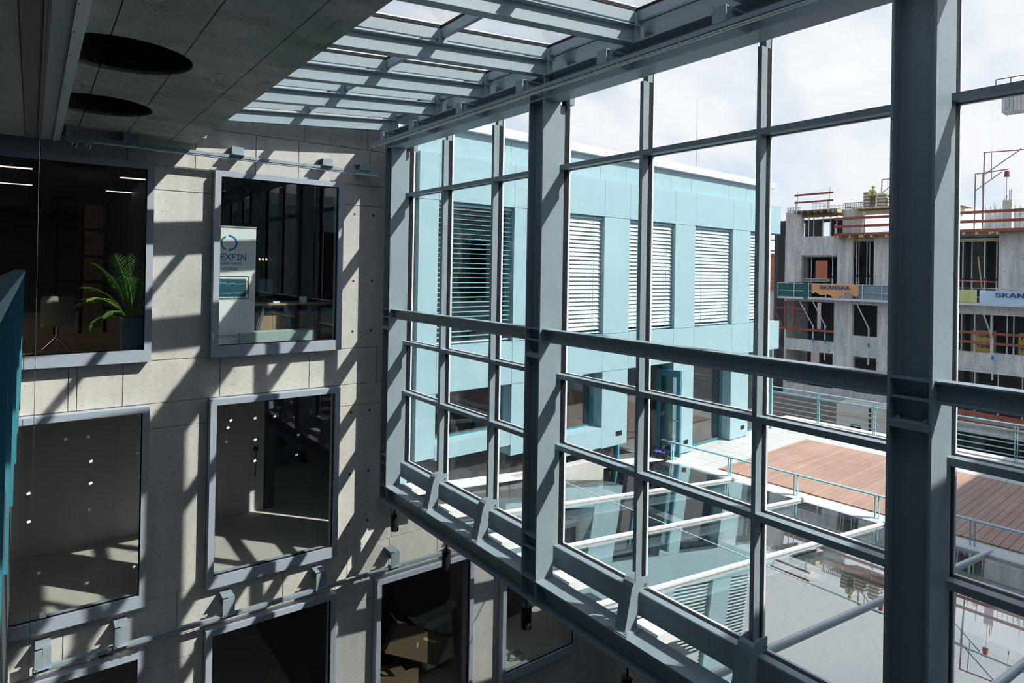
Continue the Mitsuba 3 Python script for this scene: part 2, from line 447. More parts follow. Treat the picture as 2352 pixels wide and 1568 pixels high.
# ---------------------------------------------------------------- atrium shell
struct('floor_003', B(-6.4, 11.0, -9, YW, -12.8, -12.6), 'mat_far_wall')
er = struct('wall_right')            # concrete return wall below the terrace
zs = [-12.6, -10.0, -9.35, -5.6]
for za, zb in zip(zs[:-1], zs[1:]):
    ys = [-3.0, -0.5, 1.5, 3.5, 5.5, 7.0, 8.4, 9.6, YW]
    for a, b in zip(ys[:-1], ys[1:]): obj('concrete_panel', B(11.02, 11.10, a + J, b - J, za + J, zb - J), 'mat_concrete', er)
obj('wall_core', B(11.03, 11.3, -3, 11.1, -12.6, -5.3), 'mat_concrete', er)
struct('wall_front', B(-6.4, 11.0, -9.2, -9, -12.6, 3.0), 'mat_far_wall')
struct('wall_left', B(-0.40, -0.16, -9, YW, -12.6, -1.75), 'mat_far_wall')
struct('floor_004', B(-6.4, -0.10, -9, YW, -1.75, -1.40), 'mat_far_wall')
struct('wall_010', B(-6.6, -6.4, -9, YW, -1.4, 1.8), 'mat_dark')

# ---------------------------------------------------------------- concrete ceiling slab with its round openings
sl = struct('ceiling_003')
sx, sy = [-0.12, 0.487, 1.059, 1.637, 1.98], [-9, -4.5, -2.2, 0.0, 2.2, 4.43, 6.72, 9.1, YW]
holes = [sg.Point(0.62, 6.72).buffer(0.57, 24), sg.Point(0.60, 9.02).buffer(0.56, 24)]
for a, b in zip(sx[:-1], sx[1:]):
    for c, d in zip(sy[:-1], sy[1:]):
        g = sg.box(a + 0.005 * (a > 0), c + 0.0025, b - 0.005 * (b < 1.9), d - 0.0025)
        for h in holes: g = g.difference(h)
        for q in getattr(g, 'geoms', [g]):
            obj('concrete_panel', M().prism(q, lambda u, v, t: (u, v, t), 1.863, 1.9), 'mat_slab', sl)
g = sg.box(-6.4, -9, 1.98, YW)
for h in holes: g = g.difference(h)
obj('slab_core', M().prism(g, lambda u, v, t: (u, v, t), 1.878, 2.26), 'mat_dark', sl)
obj('slab_top', B(-6.4, 1.96, -9, YW + 2, 2.62, 2.75), 'mat_dark', sl)
obj('upstand', B(1.82, 1.96, -9, YW, 2.26, 2.62), 'mat_dark', sl)

# lining along the glazed front above the camera: panels and metal profiles that run along Y
ln = struct('ceiling_004')
obj('white_panel', B(-3.0, -0.098, -3, 10.7, 1.66, 1.70), 'mat_ceiling_panel', ln)
obj('grey_panel', B(-0.094, 0.036, -3, 10.7, 1.652, 1.70), 'mat_ceiling_panel_dark', ln)
obj('edge_profile', B(0.037, 0.056, -3, 10.7, 1.640, 1.70), 'mat_ceiling_panel_dark', ln)
obj('edge_profile', B(0.058, 0.076, -3, 10.7, 1.640, 1.70), 'mat_ceiling_panel_dark', ln)
obj('metal_profile', M().prism([(0.077, 1.652), (0.199, 1.657), (0.199, 1.75), (0.077, 1.75)], lambda u, v, t: (u, t, v), -3, 10.7), 'mat_lining', ln)
obj('metal_strip', M().prism([(0.200, 1.640), (0.279, 1.656), (0.279, 1.662), (0.206, 1.66), (0.206, 1.86), (0.200, 1.86)], lambda u, v, t: (u, t, v), -3, 10.7), 'mat_metal_strip', ln)
bm = M()
for y in np.arange(1.2, 10.5, 0.62): bm.cyl((0.213, y, 1.6425), (0.213, y, 1.6395), 0.006, 6)
obj('rivets', bm, 'mat_dark', ln)
labels[ln + '__rivets'] = {'kind': 'stuff', 'label': 'row of dark rivets'}
one('guide_cable', M().tube([(0.056, 10.58, 1.64), (0.061, 10.58, -3), (0.064, 10.58, -12.6)], 0.0035, 6), 'mat_chrome', 'thin vertical steel cable in front of the far left windows', 'cable')

# ---------------------------------------------------------------- facade steel
COLS = [(-2.45, -2.15), (1.835, 2.135), (6.20, 6.497), (10.43, 10.695)]
CNAME = ['steel H column at the far right end of the glass front', 'large dark steel H column nearest at the right, full picture height',
         'middle steel H column of the glass front, light flange towards us', 'steel H column in the corner against the concrete wall']
for (y0, y1), lab in zip(COLS, CNAME):
    c = thing('steel_column', lab, 'column', 'steel columns of the glass front')
    for a in ((y0, y0 + 0.02), (y1 - 0.02, y1)): obj('flange', B(XB0, XB1, a[0], a[1], -3.885, 2.155), 'mat_steel', c)
    wb = M().box(5.232, 5.246, y0 + 0.02, y1 - 0.02, -3.885, 2.155)
    for yy, s in ((y0 + 0.02, 1), (y1 - 0.02, -1)):
        wb.prism([(5.232, 0), (5.246, 0), (5.262, s * 0), (5.246, s * 0.016), (5.232, s * 0.016), (5.216, 0)], lambda u, v, t, yy=yy: (u, yy + v, t), -3.885, 2.155)
    obj('web', wb, 'mat_steel', c)
    for z in (-0.742, -0.882, -3.36, -3.515): obj('stiffener', B(5.107, 5.232, y0 + 0.02, y1 - 0.02, z - 0.006, z + 0.006), 'mat_steel', c)
    for z in (-1.062, -1.09): obj('splice_plate', B(XB0, 5.232, y0 + 0.001, y1 - 0.001, z - 0.0135, z + 0.0135), 'mat_steel', c)
    for yy in (y0 + 0.055, y1 - 0.055):
        bo = M()
        hexa = [(5.15 + 0.02 * math.cos(k * math.pi / 3), yy + 0.02 * math.sin(k * math.pi / 3)) for k in range(6)]
        bo.prism(hexa, lambda u, v, t: (u, v, t), -1.0485, -1.031); bo.cyl((5.15, yy, -1.031), (5.15, yy, -1.022), 0.011, 8)
        obj('bolt', bo, 'mat_steel', c)
Y0, Y1 = -2.6, 10.72
tb = thing('steel_beam', 'long steel I beam along the top of the glass front under the roof', 'beam')
for a in ((2.155, 2.172), (2.443, 2.46)): obj('flange', B(XB0, XB1, Y0, Y1, a[0], a[1]), 'mat_steel', tb)
obj('web', B(5.233, 5.245, Y0, Y1, 2.172, 2.443), 'mat_steel', tb)
bb = thing('steel_beam', 'long steel I beam along the foot of the glass front carrying the brackets', 'beam')
for a in ((-4.175, -4.155), (-3.905, -3.885)): obj('flange', B(XB0, XB1, Y0, Y1, a[0], a[1]), 'mat_steel', bb)
obj('web', B(5.233, 5.245, Y0, Y1, -4.155, -3.905), 'mat_steel', bb)
for (y0, y1) in COLS:
    for yy in (y0, y1 - 0.016):
        obj('stiffener', B(5.106, 5.233, yy, yy + 0.014, 2.172, 2.443), 'mat_steel', tb)
        obj('stiffener', B(5.106, 5.233, yy, yy + 0.014, -4.155, -3.905), 'mat_steel', bb)
glabs = {0: 'steel I beam handrail at the right edge beyond the nearest column', 1: 'long steel I beam guard rail between the nearest and the middle column', 2: 'shorter steel I beam guard rail between the middle and the corner column'}
for k in (0, 1, 2):
    a, b = COLS[k][1], COLS[k + 1][0]
    g = thing('guard_rail', glabs[k], 'guard rail', 'steel guard rails across the glass front')
    obj('top_flange', B(5.143, 5.283, a, b, -0.748, -0.735), 'mat_steel', g)
    obj('bottom_flange', B(5.143, 5.283, a, b, -0.895, -0.882), 'mat_steel', g)
    obj('web', B(5.209, 5.218, a, b, -0.882, -0.748), 'mat_steel', g)
# curtain wall: mullions, transoms, gaskets, outer caps, panes
cw = struct('window_1')
MUL0 = [(-0.92, -0.86), (0.51, 0.57), (3.373, 3.418), (4.808, 4.856), (7.666, 7.716), (9.087, 9.151)]
KS = 1.0167
MUL = [(a * KS, b * KS) for a, b in MUL0]
XM, XG, XP = 5.47, 5.565, 5.63          # inner face of the mullions, start of the gasket, glass plane
VERT = sorted([(c[0], c[1], True) for c in COLS] + [(a, b, False) for a, b in MUL])
ZR = [(2.72, 2.155), (2.155, 1.375), (1.317, -1.334), (-1.395, -2.247), (-2.31, -3.56)]
for a, b, col in VERT:
    m0 = a * KS if col else a
    m1 = m0 + 0.07 if col else b
    obj('mullion', B(XM, XM + 0.08 if col else XG, m0, m1, -3.56, 2.155), 'mat_steel', cw)
    obj('gasket', B(XM + 0.08 if col else XG, 5.622, m0 + 0.005, m1 - 0.005, -3.80, 2.66), 'mat_gasket', cw)
    obj('cover_cap', B(5.638, 5.668, m0, m1, -3.80, 2.66), 'mat_cap', cw)
for (a0, a1, ca), (b0, b1, cb) in zip(VERT[:-1], VERT[1:]):
    ya = a0 * KS + 0.07 if ca else a1
    yb = b0 * KS if cb else b0
    yg = ya - 0.008
    for z0, z1 in ((1.317, 1.375), (-1.395, -1.334), (-2.31, -2.247)):
        obj('transom', B(XM, XG, ya, yb, z0, z1), 'mat_steel', cw)
        obj('gasket', B(XG, 5.622, ya, yb, z0 + 0.006, z1 - 0.006), 'mat_gasket', cw)
        obj('cover_cap', B(5.638, 5.668, ya, yb, z0, z1), 'mat_cap', cw)
    sp = M().prism([(XM, -3.815), (XG, -3.815), (XG, -3.558), (XM + 0.008, -3.558), (XM, -3.566)], lambda u, v, t: (u, t, v), ya, yb)
    obj('sill_box', sp, 'mat_steel', cw)
    obj('gasket', B(XG, 5.622, ya, yb, -3.62, -3.57), 'mat_gasket', cw)
    obj('cover_cap', B(5.638, 5.668, ya, yb, -3.81, -3.56), 'mat_cap', cw)
    for zt, zb in ZR:
        obj('pane', M().add([[XP, yg, zb], [XP, yb + 0.008, zb], [XP, yb + 0.008, zt], [XP, yg, zt]], [[0, 1, 2], [0, 2, 3]]), 'mat_glass', cw)
# eaves profile and clerestory posts above the beam
obj('eaves_profile', M().prism([(5.30, 2.76), (5.30, 2.73), (5.56, 2.715), (5.69, 2.70), (5.69, 2.90), (5.30, 2.90)], lambda u, v, t: (u, t, v), Y0, Y1 + 0.1), 'mat_steel', cw)
for a, b, col in VERT:
    obj('mullion', B(5.54, 5.62, a, a + 0.07, 2.155, 2.715), 'mat_steel', cw)

# swan neck brackets that hold the mullion feet on the lower beam
prof = [(5.165, -3.875), (5.36, -3.875), (5.362, -3.60), (5.366, -3.52), (5.385, -3.49), (5.42, -3.475), (5.53, -3.50), (5.53, -3.36), (5.40, -3.345), (5.335, -3.36), (5.295, -3.385), (5.27, -3.43), (5.258, -3.47)]
front = [(5.165, -3.875), (5.258, -3.47), (5.27, -3.43), (5.295, -3.385), (5.335, -3.36)]
blabs = ['first from the corner column', 'second from the corner column', 'just right of the middle column', 'at the bottom edge near the big column', 'fifth from the corner column', 'sixth from the corner column']
for i, (a, b) in enumerate(MUL0[::-1]):
    y = (a + b) / 2
    lab = 'swan neck bracket on the lower beam, ' + blabs[i]
    k = thing('mullion_bracket', lab, 'bracket', 'brackets along the lower beam')
    for ys in (y - 0.075, y + 0.063): obj('side_plate', M().prism(prof, lambda u, v, t: (u, t, v), ys, ys + 0.012), 'mat_steel', k)
    fs = M()
    for (p, q) in zip(front[:-1], front[1:]):
        d = np.array([q[0] - p[0], q[1] - p[1]]); d /= np.linalg.norm(d); nn = np.array([d[1], -d[0]]) * 0.010
        fs.prism([p, q, (q[0] + nn[0], q[1] + nn[1]), (p[0] + nn[0], p[1] + nn[1])], lambda u, v, t: (u, t, v), y - 0.063, y + 0.063)
    obj('front_plate', fs, 'mat_steel', k)
    obj('base_plate', B(5.115, 5.375, y - 0.14, y + 0.14, -3.885, -3.873), 'mat_steel', k)
    for xx, yy in ((5.15, y - 0.11), (5.15, y + 0.11), (5.34, y - 0.11), (5.34, y + 0.11)):
        obj('bolt', M().cyl((xx, yy, -3.873), (xx, yy, -3.858), 0.012, 6).cyl((xx, yy, -3.858), (xx, yy, -3.848), 0.007, 6), 'mat_chrome', k)
    obj('bolt', M().cyl((5.49, y - 0.075, -3.43), (5.49, y - 0.097, -3.43), 0.013, 8).cyl((5.49, y - 0.097, -3.43), (5.49, y - 0.105, -3.43), 0.007, 6), 'mat_chrome', k)
for i, (y0, y1, c) in enumerate(VERT[::-1]):
    y = (y0 + y1) / 2 - 0.10
    m = M().prism([(5.50, -3.965), (6.3, -4.025), (6.3, -4.09), (5.50, -4.03)], lambda u, v, t: (u, t, v), y - 0.17, y + 0.17)
    m.prism([(5.50, -3.965), (6.3, -4.025), (6.3, -4.15), (5.50, -4.09)], lambda u, v, t: (u, t, v), y - 0.185, y - 0.17)
    one('sill_tray', m, 'mat_white', 'white metal tray seen through the gap under the sill, ' + ('first', 'second', 'third', 'fourth', 'fifth', 'sixth', 'seventh', 'eighth', 'ninth', 'tenth')[i] + ' from the corner', 'metal tray', 'white trays below the sill')
slab_ = ['nearest the corner column', 'before the lower middle window', 'below the middle column', 'at the bottom edge', 'fifth from the corner']
for i, y in enumerate((10.33, 8.56, 6.55, 4.78, 2.9)):
    k = thing('spot_light', 'black cylinder spot light under the lower beam, ' + slab_[i], 'spot light', 'black spot lights under the lower beam')
    prof_ = [(0.0, -4.37), (0.064, -4.37), (0.068, -4.375), (0.068, -4.655), (0.064, -4.66), (0.055, -4.66), (0.05, -4.63), (0.0, -4.63)]
    m = trimesh.creation.revolve(np.array(prof_)[::-1], sections=28)
    v = np.array(m.vertices); v[:, 0] += 5.24; v[:, 1] += y
    obj('housing', (v, np.array(m.faces)), 'mat_black', k, 40)
    obj('stem', M().cyl((5.24, y, -4.175), (5.24, y, -4.372), 0.013, 10), 'mat_black', k, 40)
    obj('mounting_plate', M().cyl((5.24, y, -4.19), (5.24, y, -4.175), 0.045, 16), 'mat_black', k, 40)

# ---------------------------------------------------------------- roof: steel rafters, glazing bars, purlins, panes
SL = 0.085


def roof(x, z): return z + SL * (x - 5.1)


RY = [10.60, 9.04, 7.68, 6.28, 4.80, 3.36, 1.94, 0.5, -0.94, -2.4]
rl = ['nearest the concrete wall', 'second from the wall', 'third from the wall', 'fourth from the wall', 'fifth from the wall', 'sixth from the wall', 'seventh from the wall', 'eighth from the wall', 'ninth from the wall', 'tenth from the wall']
sky_l = thing('skylight', 'sloping glass roof of clear panes on grey bars above the steel rafters', 'skylight')
ib = ibeam(0.13, 0.20, 0.011, 0.008, 0.01)
PX = [2.10, 3.66, 5.24]
for i, y in enumerate(RY):
    k = thing('roof_rafter', 'light grey steel I rafter under the glass roof, ' + rl[i], 'rafter', 'steel rafters of the glass roof')
    xe = 5.30
    obj('rafter_section', M().prism(ib, lambda u, v, t, y=y: (t, y + u, roof(t, 2.46) + v), 1.9, xe), 'mat_steel', k)
    st = M()
    st.add([[5.17, y - 0.004, roof(5.17, 2.471)], [5.17, y - 0.062, roof(5.17, 2.471)], [5.17, y - 0.062, roof(5.17, 2.649)], [5.17, y - 0.004, roof(5.17, 2.649)], [5.18, y - 0.004, roof(5.17, 2.471)], [5.18, y - 0.062, roof(5.17, 2.471)], [5.18, y - 0.062, roof(5.17, 2.649)], [5.18, y - 0.004, roof(5.17, 2.649)]],
           [[0, 1, 2], [0, 2, 3], [4, 6, 5], [4, 7, 6], [0, 4, 5], [0, 5, 1], [3, 2, 6], [3, 6, 7], [1, 5, 6], [1, 6, 2], [0, 3, 7], [0, 7, 4]])
    obj('end_stiffener', st, 'mat_steel', k)
    for x in PX:
        zb = roof(x, 2.66)
        hp = M()
        for yy in (y - 0.045, y + 0.037): hp.prism([(x - 0.05, zb), (x + 0.05, zb), (x + 0.045, zb + 0.10), (x + 0.02, zb + 0.125), (x - 0.02, zb + 0.125), (x - 0.045, zb + 0.10)], lambda u, v, t: (u, t, v), yy, yy + 0.008)
        hp.box(x - 0.06, x + 0.06, y - 0.06, y + 0.06, zb, zb + 0.008)
        hp.box(x - 0.062, x - 0.054, y - 0.062, y - 0.03, zb, zb + 0.13)
        hp.cyl((x, y - 0.045, zb + 0.085), (x, y - 0.075, zb + 0.085), 0.013, 8)
        obj('glazing_shoe', hp, 'mat_steel', k)
    obj('glazing_bar', M().prism([(-0.025, 0.0), (0.025, 0.0), (0.025, 0.125), (-0.025, 0.125)], lambda u, v, t, y=y: (t, y + u, roof(t, 2.70) + v), 1.95, 5.34), 'mat_steel', sky_l)
    obj('bar_gasket', M().prism([(-0.032, 0.0), (0.032, 0.0), (0.032, 0.028), (-0.032, 0.028)], lambda u, v, t, y=y: (t, y + u, roof(t, 2.825) + v), 1.95, 5.40), 'mat_gasket', sky_l)
    obj('cap_strip', M().prism([(-0.03, 0.0), (0.03, 0.0), (0.03, 0.02), (-0.03, 0.02)], lambda u, v, t, y=y: (t, y + u, roof(t, 2.862) + v), 1.95, 5.55), 'mat_cap', sky_l)
for (ya, yb) in zip([10.88] + RY[:-1], RY):
    for x in PX:
        z = roof(x, 2.715)
        obj('purlin', B(x - 0.025, x + 0.025, yb + 0.025, ya - 0.025, z, z + 0.11), 'mat_steel', sky_l)
        obj('purlin_gasket', B(x - 0.032, x + 0.032, yb + 0.025, ya - 0.025, z + 0.11, z + 0.138), 'mat_gasket', sky_l)
    for xa, xb in zip([1.95] + PX[1:], PX[1:] + [5.6]):
        obj('pane', M().add([[xa, yb, roof(xa, 2.856)], [xb, yb, roof(xb, 2.856)], [xb, ya, roof(xb, 2.856)], [xa, ya, roof(xa, 2.856)]], [[0, 1, 2], [0, 2, 3]]), 'mat_glass', sky_l)
# steel angle stubs on the slab edge, by the wall
# ---------------------------------------------------------------- track rails and their brackets


def track(name, label, p, q, drop, h=0.045):
    k = thing(name, label, 'track rail')
    p, q = np.array(p, float), np.array(q, float)
    obj('rail_body', M().bar(p + [0, 0, -h / 2], q + [0, 0, -h / 2], 0.062, h), 'mat_steel', k)
    obj('rail_lip', M().tube([p + [0, 0, -h - 0.012], q + [0, 0, -h - 0.012]], 0.019, 10), 'mat_metal_strip', k, 40)
    return k


def stub(k, x, ztop, zrail, y0=YW, y1=10.58):
    """An I section stub out of the concrete wall on top of the rail, with a cap plate."""
    h = ztop - zrail
    m = M()
    m.box(x - 0.09, x - 0.012, y1, y1 + 0.012, zrail + 0.008, ztop - 0.012).box(x + 0.012, x + 0.09, y1 + 0.03, y1 + 0.042, zrail + 0.008, ztop - 0.012)
    m.box(x - 0.012, x - 0.002, y1, y1 + 0.13, zrail + 0.008, ztop - 0.012).box(x + 0.002, x + 0.012, y1 + 0.03, y1 + 0.13, zrail + 0.008, ztop - 0.012)
    obj('bracket_hanger', m, 'mat_steel', k)
    m = M().box(x - 0.085, x + 0.085, y1 + 0.05, y0, ztop - 0.012, ztop).box(x - 0.085, x + 0.085, y1 + 0.13, y0, ztop - 0.155, ztop - 0.143).box(x - 0.006, x + 0.006, y1 + 0.13, y0, ztop - 0.143, ztop - 0.012)
    obj('bracket_arm', m, 'mat_steel', k)
    obj('foot_plate', B(x - 0.10, x + 0.10, y1 - 0.02, y1 + 0.13, zrail, zrail + 0.008), 'mat_steel', k)
    obj('bolt', M().cyl((x - 0.07, y1 - 0.010, zrail + 0.008), (x - 0.07, y1 - 0.010, zrail + 0.024), 0.009, 6), 'mat_chrome', k)


k = track('wall_track', 'steel track rail on brackets along the concrete wall above the upper windows', (0.33, 10.65, 1.735), (4.99, 10.65, 1.705), 0)
for x, zt in ((0.43, 1.90), (1.10, 1.88), (2.55, 1.855), (4.00, 1.84), (4.67, 1.835)): stub(k, x, zt, 1.735 - 0.0064 * (x - 0.33))
for x in (0.44, 0.60):
    m = M().box(x - 0.075, x + 0.06, 10.61, 10.69, 1.645, 1.675)
    for q in (-0.045, 0.03): m.cyl((x + q, 10.60, 1.652), (x + q, 10.70, 1.652), 0.02, 10)
    m.tube([(x + 0.03 * math.cos(t), 10.65, 1.613 + 0.03 * math.sin(t)) for t in np.linspace(0, 2 * math.pi, 17)], 0.006, 6)
    one('track_trolley', m, 'mat_chrome', 'small steel trolley with a ring hook on the upper track rail, ' + ('left one' if x < 0.5 else 'right one'), 'trolley', 'trolleys on the upper track rail')
k = track('wall_track', 'steel track rail on brackets along the concrete wall between the lower windows', (0.10, 10.65, -5.443), (7.6, 10.65, -5.443), 0)
for x in (0.21, 1.12, 2.55, 4.02, 5.40, 6.85): stub(k, x, -5.17, -5.443)
m = M().box(0.85, 1.45, 10.62, 10.68, -5.54, -5.515)
for q in np.arange(0.9, 1.45, 0.11): m.cyl((q, 10.60, -5.53), (q, 10.70, -5.53), 0.016, 8)
one('track_trolley', m, 'mat_dark', 'dark chain of small trolley wheels under the lower track rail', 'trolley')
k = track('facade_track', 'steel track rail with round lip in front of the beam above the glass front', (4.79, -2.4, 2.185), (4.79, 10.62, 2.185), 0)
obj('end_stop', M().cyl((4.79, 10.60, 2.13), (4.79, 10.60, 2.095), 0.012, 8), 'mat_black', k)
for y in (10.12, 9.07, 7.66, 6.26, 4.84, 3.40, 1.95, 0.5):
    m = M().box(4.755, 4.765, y - 0.07, y + 0.07, 2.185, 2.33).box(4.83, 4.84, y - 0.07, y + 0.07, 2.185, 2.33).box(4.765, 4.83, y - 0.005, y + 0.005, 2.185, 2.33)
    obj('bracket_hanger', m, 'mat_steel', k)
    m = M().prism([(4.84, 2.33), (4.84, 2.24), (4.90, 2.20), (5.23, 2.20), (5.23, 2.33)], lambda u, v, t: (u, t, v), y - 0.006, y + 0.006)
    m.box(4.78, 5.23, y - 0.05, y + 0.05, 2.33, 2.34)
    obj('bracket_arm', m, 'mat_steel', k)

# ---------------------------------------------------------------- teal balustrade beside the camera
bl = thing('balustrade', 'teal painted steel balustrade running away along the left edge', 'balustrade')
obj('top_cap', M().prism([(-0.18, -0.118), (-0.06, -0.118), (-0.06, -0.108), (-0.062, -0.105), (-0.178, -0.105), (-0.18, -0.108)], lambda u, v, t: (u, t, v), -2.5, 10.35), 'mat_teal', bl)
obj('top_lip', B(-0.068, -0.06, -2.5, 10.35, -0.155, -0.118), 'mat_teal', bl)
obj('kick_plate', B(-0.150, -0.142, -2.5, 10.35, -1.95, -0.118), 'mat_teal', bl)
for y in (-1.6, -0.3, 1.0, 2.3, 3.62, 4.95, 6.3, 7.6, 8.9, 10.3):
    p = obj('post', M().prism([(-0.148, -1.9), (-0.085, -1.9), (-0.078, -1.0), (-0.072, -0.118), (-0.148, -0.118)], lambda u, v, t: (u, t, v), y - 0.006, y + 0.006), 'mat_teal', bl)
    obj('bolt', M().cyl((-0.12, y - 0.006, -0.45), (-0.12, y - 0.016, -0.45), 0.012, 6).cyl((-0.12, y - 0.006, -1.2), (-0.12, y - 0.016, -1.2), 0.012, 6), 'mat_chrome', p)
for z in np.arange(-0.30, -1.9, -0.23):
    obj('rail', B(-0.142, -0.128, -2.5, 10.32, z - 0.028, z), 'mat_teal', bl)

# ---------------------------------------------------------------- the cyan building across the terrace
ob = thing('office_building', 'pale cyan panel clad office wing with white roof edge beyond the glass front', 'building')
PIER = [(0.25, 0.70), (2.62, 3.57), (5.49, 6.44), (8.35, 9.29), (11.22, 12.22)]
WIN = [(0.70, 2.62), (3.57, 5.49), (6.44, 8.35), (9.29, 11.22), (12.22, 13.62)]
g_ = 0.004
pj = [0.1, 2.62, 3.55, 5.47, 6.42, 8.31, 9.26, 11.22, 12.2, 13.56]
for a, b in zip(pj[:-1], pj[1:]): obj('parapet_panel', BE(a + g_, b - g_, 0.15, 0.2, 2.20, 2.79), 'mat_cyan', ob)
for a, b in zip([-0.1, 2.6, 5.2, 7.9, 10.6], [2.6, 5.2, 7.9, 10.6, 13.72]): obj('roof_edge', BE(a + 0.002, b - 0.002, 0.02, 0.5, 2.79, 2.985), 'mat_white', ob)
bj = [0.25, 0.70, 2.62, 3.57, 5.49, 6.44, 8.34, 9.29, 11.24, 12.22, 14.1]
for a, b in zip(bj[:-1], bj[1:]):
    obj('band_panel', BE(a + g_, b - g_, 0, 0.2, 1.335, 2.235), 'mat_cyan', ob)
    zb = -2.42
    obj('band_panel', BE(a + g_, b - g_, 0, 0.2, zb, -1.515), 'mat_cyan', ob)
obj('band_soffit', BE(0.25, 14.0, 0.05, 0.24, 1.30, 1.34), 'mat_teal', ob)
PB = [-3.66, -3.95, -4.28, -4.95, -4.97]
for (a, b), zb in zip(PIER, PB):
    p = obj('pier_panel', BE(a + g_, b - g_, 0, 0.26, -1.507, 1.327), 'mat_cyan', ob)
    p = obj('pier_panel', BE(a + g_, b - g_, 0, 0.36, zb, -2.428), 'mat_cyan', ob)
    if b > 5: obj('drain_slot', BE(b - 0.42, b - 0.20, -0.003, 0.01, zb + 0.22, zb + 0.34), 'mat_black', p)
for (a, b), z in zip(WIN[:2], [(-3.72, -3.42), (-4.25, -3.78)]):
    obj('sill_panel', M().prism([(-0.0, z[0]), (0.30, z[0]), (0.30, z[1] + 0.03), (0.0, z[1])], lambda u, v, t: ext(t, u, v), a + g_, b - g_), 'mat_cyan', ob)
for i, (a, b) in enumerate(WIN):
    # upper window
    f = M()
    for q in ((a, a + 0.06, -1.52, 1.34), (b - 0.06, b, -1.52, 1.34), (a + 0.06, b - 0.06, 1.26, 1.34), (a + 0.06, b - 0.06, -1.52, -1.45)): f.box(q[0], q[1], 0.20, 0.26, q[2], q[3])
    w = obj('window_frame', f.move(ext), 'mat_teal', ob)
    obj('pane', M().add([ext(a + 0.06, 0.23, -1.45), ext(b - 0.06, 0.23, -1.45), ext(b - 0.06, 0.23, 1.26), ext(a + 0.06, 0.23, 1.26)], [[0, 1, 2], [0, 2, 3]]), 'mat_glass_dark', w)
    # lower window or door
    zb = [-3.42, -3.78, -4.98, -4.98, -4.98][i]
    f = M()
    for q in ((a, a + 0.07, zb, -2.42), (b - 0.10, b, zb, -2.42), (a + 0.07, b - 0.10, -2.50, -2.42), (a + 0.07, b - 0.10, zb, zb + 0.06)): f.box(q[0], q[1], 0.28, 0.36, q[2], q[3])
    if i == 2: f.box(a + 0.95, a + 1.02, 0.28, 0.36, zb + 0.06, -2.50)
    w = obj('window_frame', f.move(ext), 'mat_teal', ob)
    if i == 2: spans = [(a + 0.07, a + 0.95)]
    else: spans = [(a + 0.07, b - 0.10)]
    for c, d in spans: obj('pane', M().add([ext(c, 0.32, zb + 0.06), ext(d, 0.32, zb + 0.06), ext(d, 0.32, -2.50), ext(c, 0.32, -2.50)], [[0, 1, 2], [0, 2, 3]]), 'mat_glass_dark', w)
obj('rear_wall', BE(0.1, 13.6, 1.6, 1.8, -12, 2.3), 'mat_dark', ob)
obj('roof_slab', BE(0.1, 13.6, 0.2, 8, 2.1, 2.3), 'mat_dark', ob)
obj('floor_slab', BE(0.1, 13.6, 0.27, 1.6, -1.9, -1.52), 'mat_dark', ob)
obj('floor_slab', BE(0.1, 13.6, 0.37, 1.6, -5.4, -4.98), 'mat_dark', ob)
obj('end_wall', BE(13.56, 13.66, 0.26, 8, -5, 2.2), 'mat_cyan', ob)
obj('end_wall', BE(0.08, 0.24, 0.26, 2, -5, 2.2), 'mat_cyan', ob)
obj('end_wall', BE(0.08, 0.24, 0.20, 0.26, -3.6, 1.3), 'mat_cyan', ob)
obj('corner_post', BE(13.72, 13.80, 0.02, 0.10, -4.98, -2.42), 'mat_rail', ob)
# open terrace door
d = thing('terrace_door', 'teal framed glass door standing open to the terrace of the cyan building', 'door')
f = M()
h0 = np.array([8.20, 0.40]); h1 = np.array([8.33, -0.27]); dv = (h1 - h0)


def leafp(t, k, z): q = h0 + dv * t; return ext(q[0] + k, q[1], z)


for (t0, t1, z0, z1) in ((0, 0.14, -4.92, -2.62), (0.84, 1, -4.92, -2.62), (0.14, 0.84, -2.80, -2.62), (0.14, 0.84, -4.92, -4.80)):
    f.prism([(t0, z0), (t1, z0), (t1, z1), (t0, z1)], lambda u, v, t: leafp(u, t, v), -0.035, 0.035)
obj('leaf_frame', f, 'mat_teal', d)
obj('pane', M().add([leafp(0.14, 0, -4.80), leafp(0.84, 0, -4.80), leafp(0.84, 0, -2.80), leafp(0.14, 0, -2.80)], [[0, 1, 2], [0, 2, 3]]), 'mat_glass_dark', d)
q = leafp(0.92, -0.035, -3.95)
obj('handle', M().tube([q, q - EU * 0.05, q - EU * 0.05 + EN * 0.13], 0.012, 8).cyl(leafp(0.92, -0.036, -4.05), leafp(0.92, -0.045, -4.05), 0.02, 10), 'mat_chrome', d, 40)
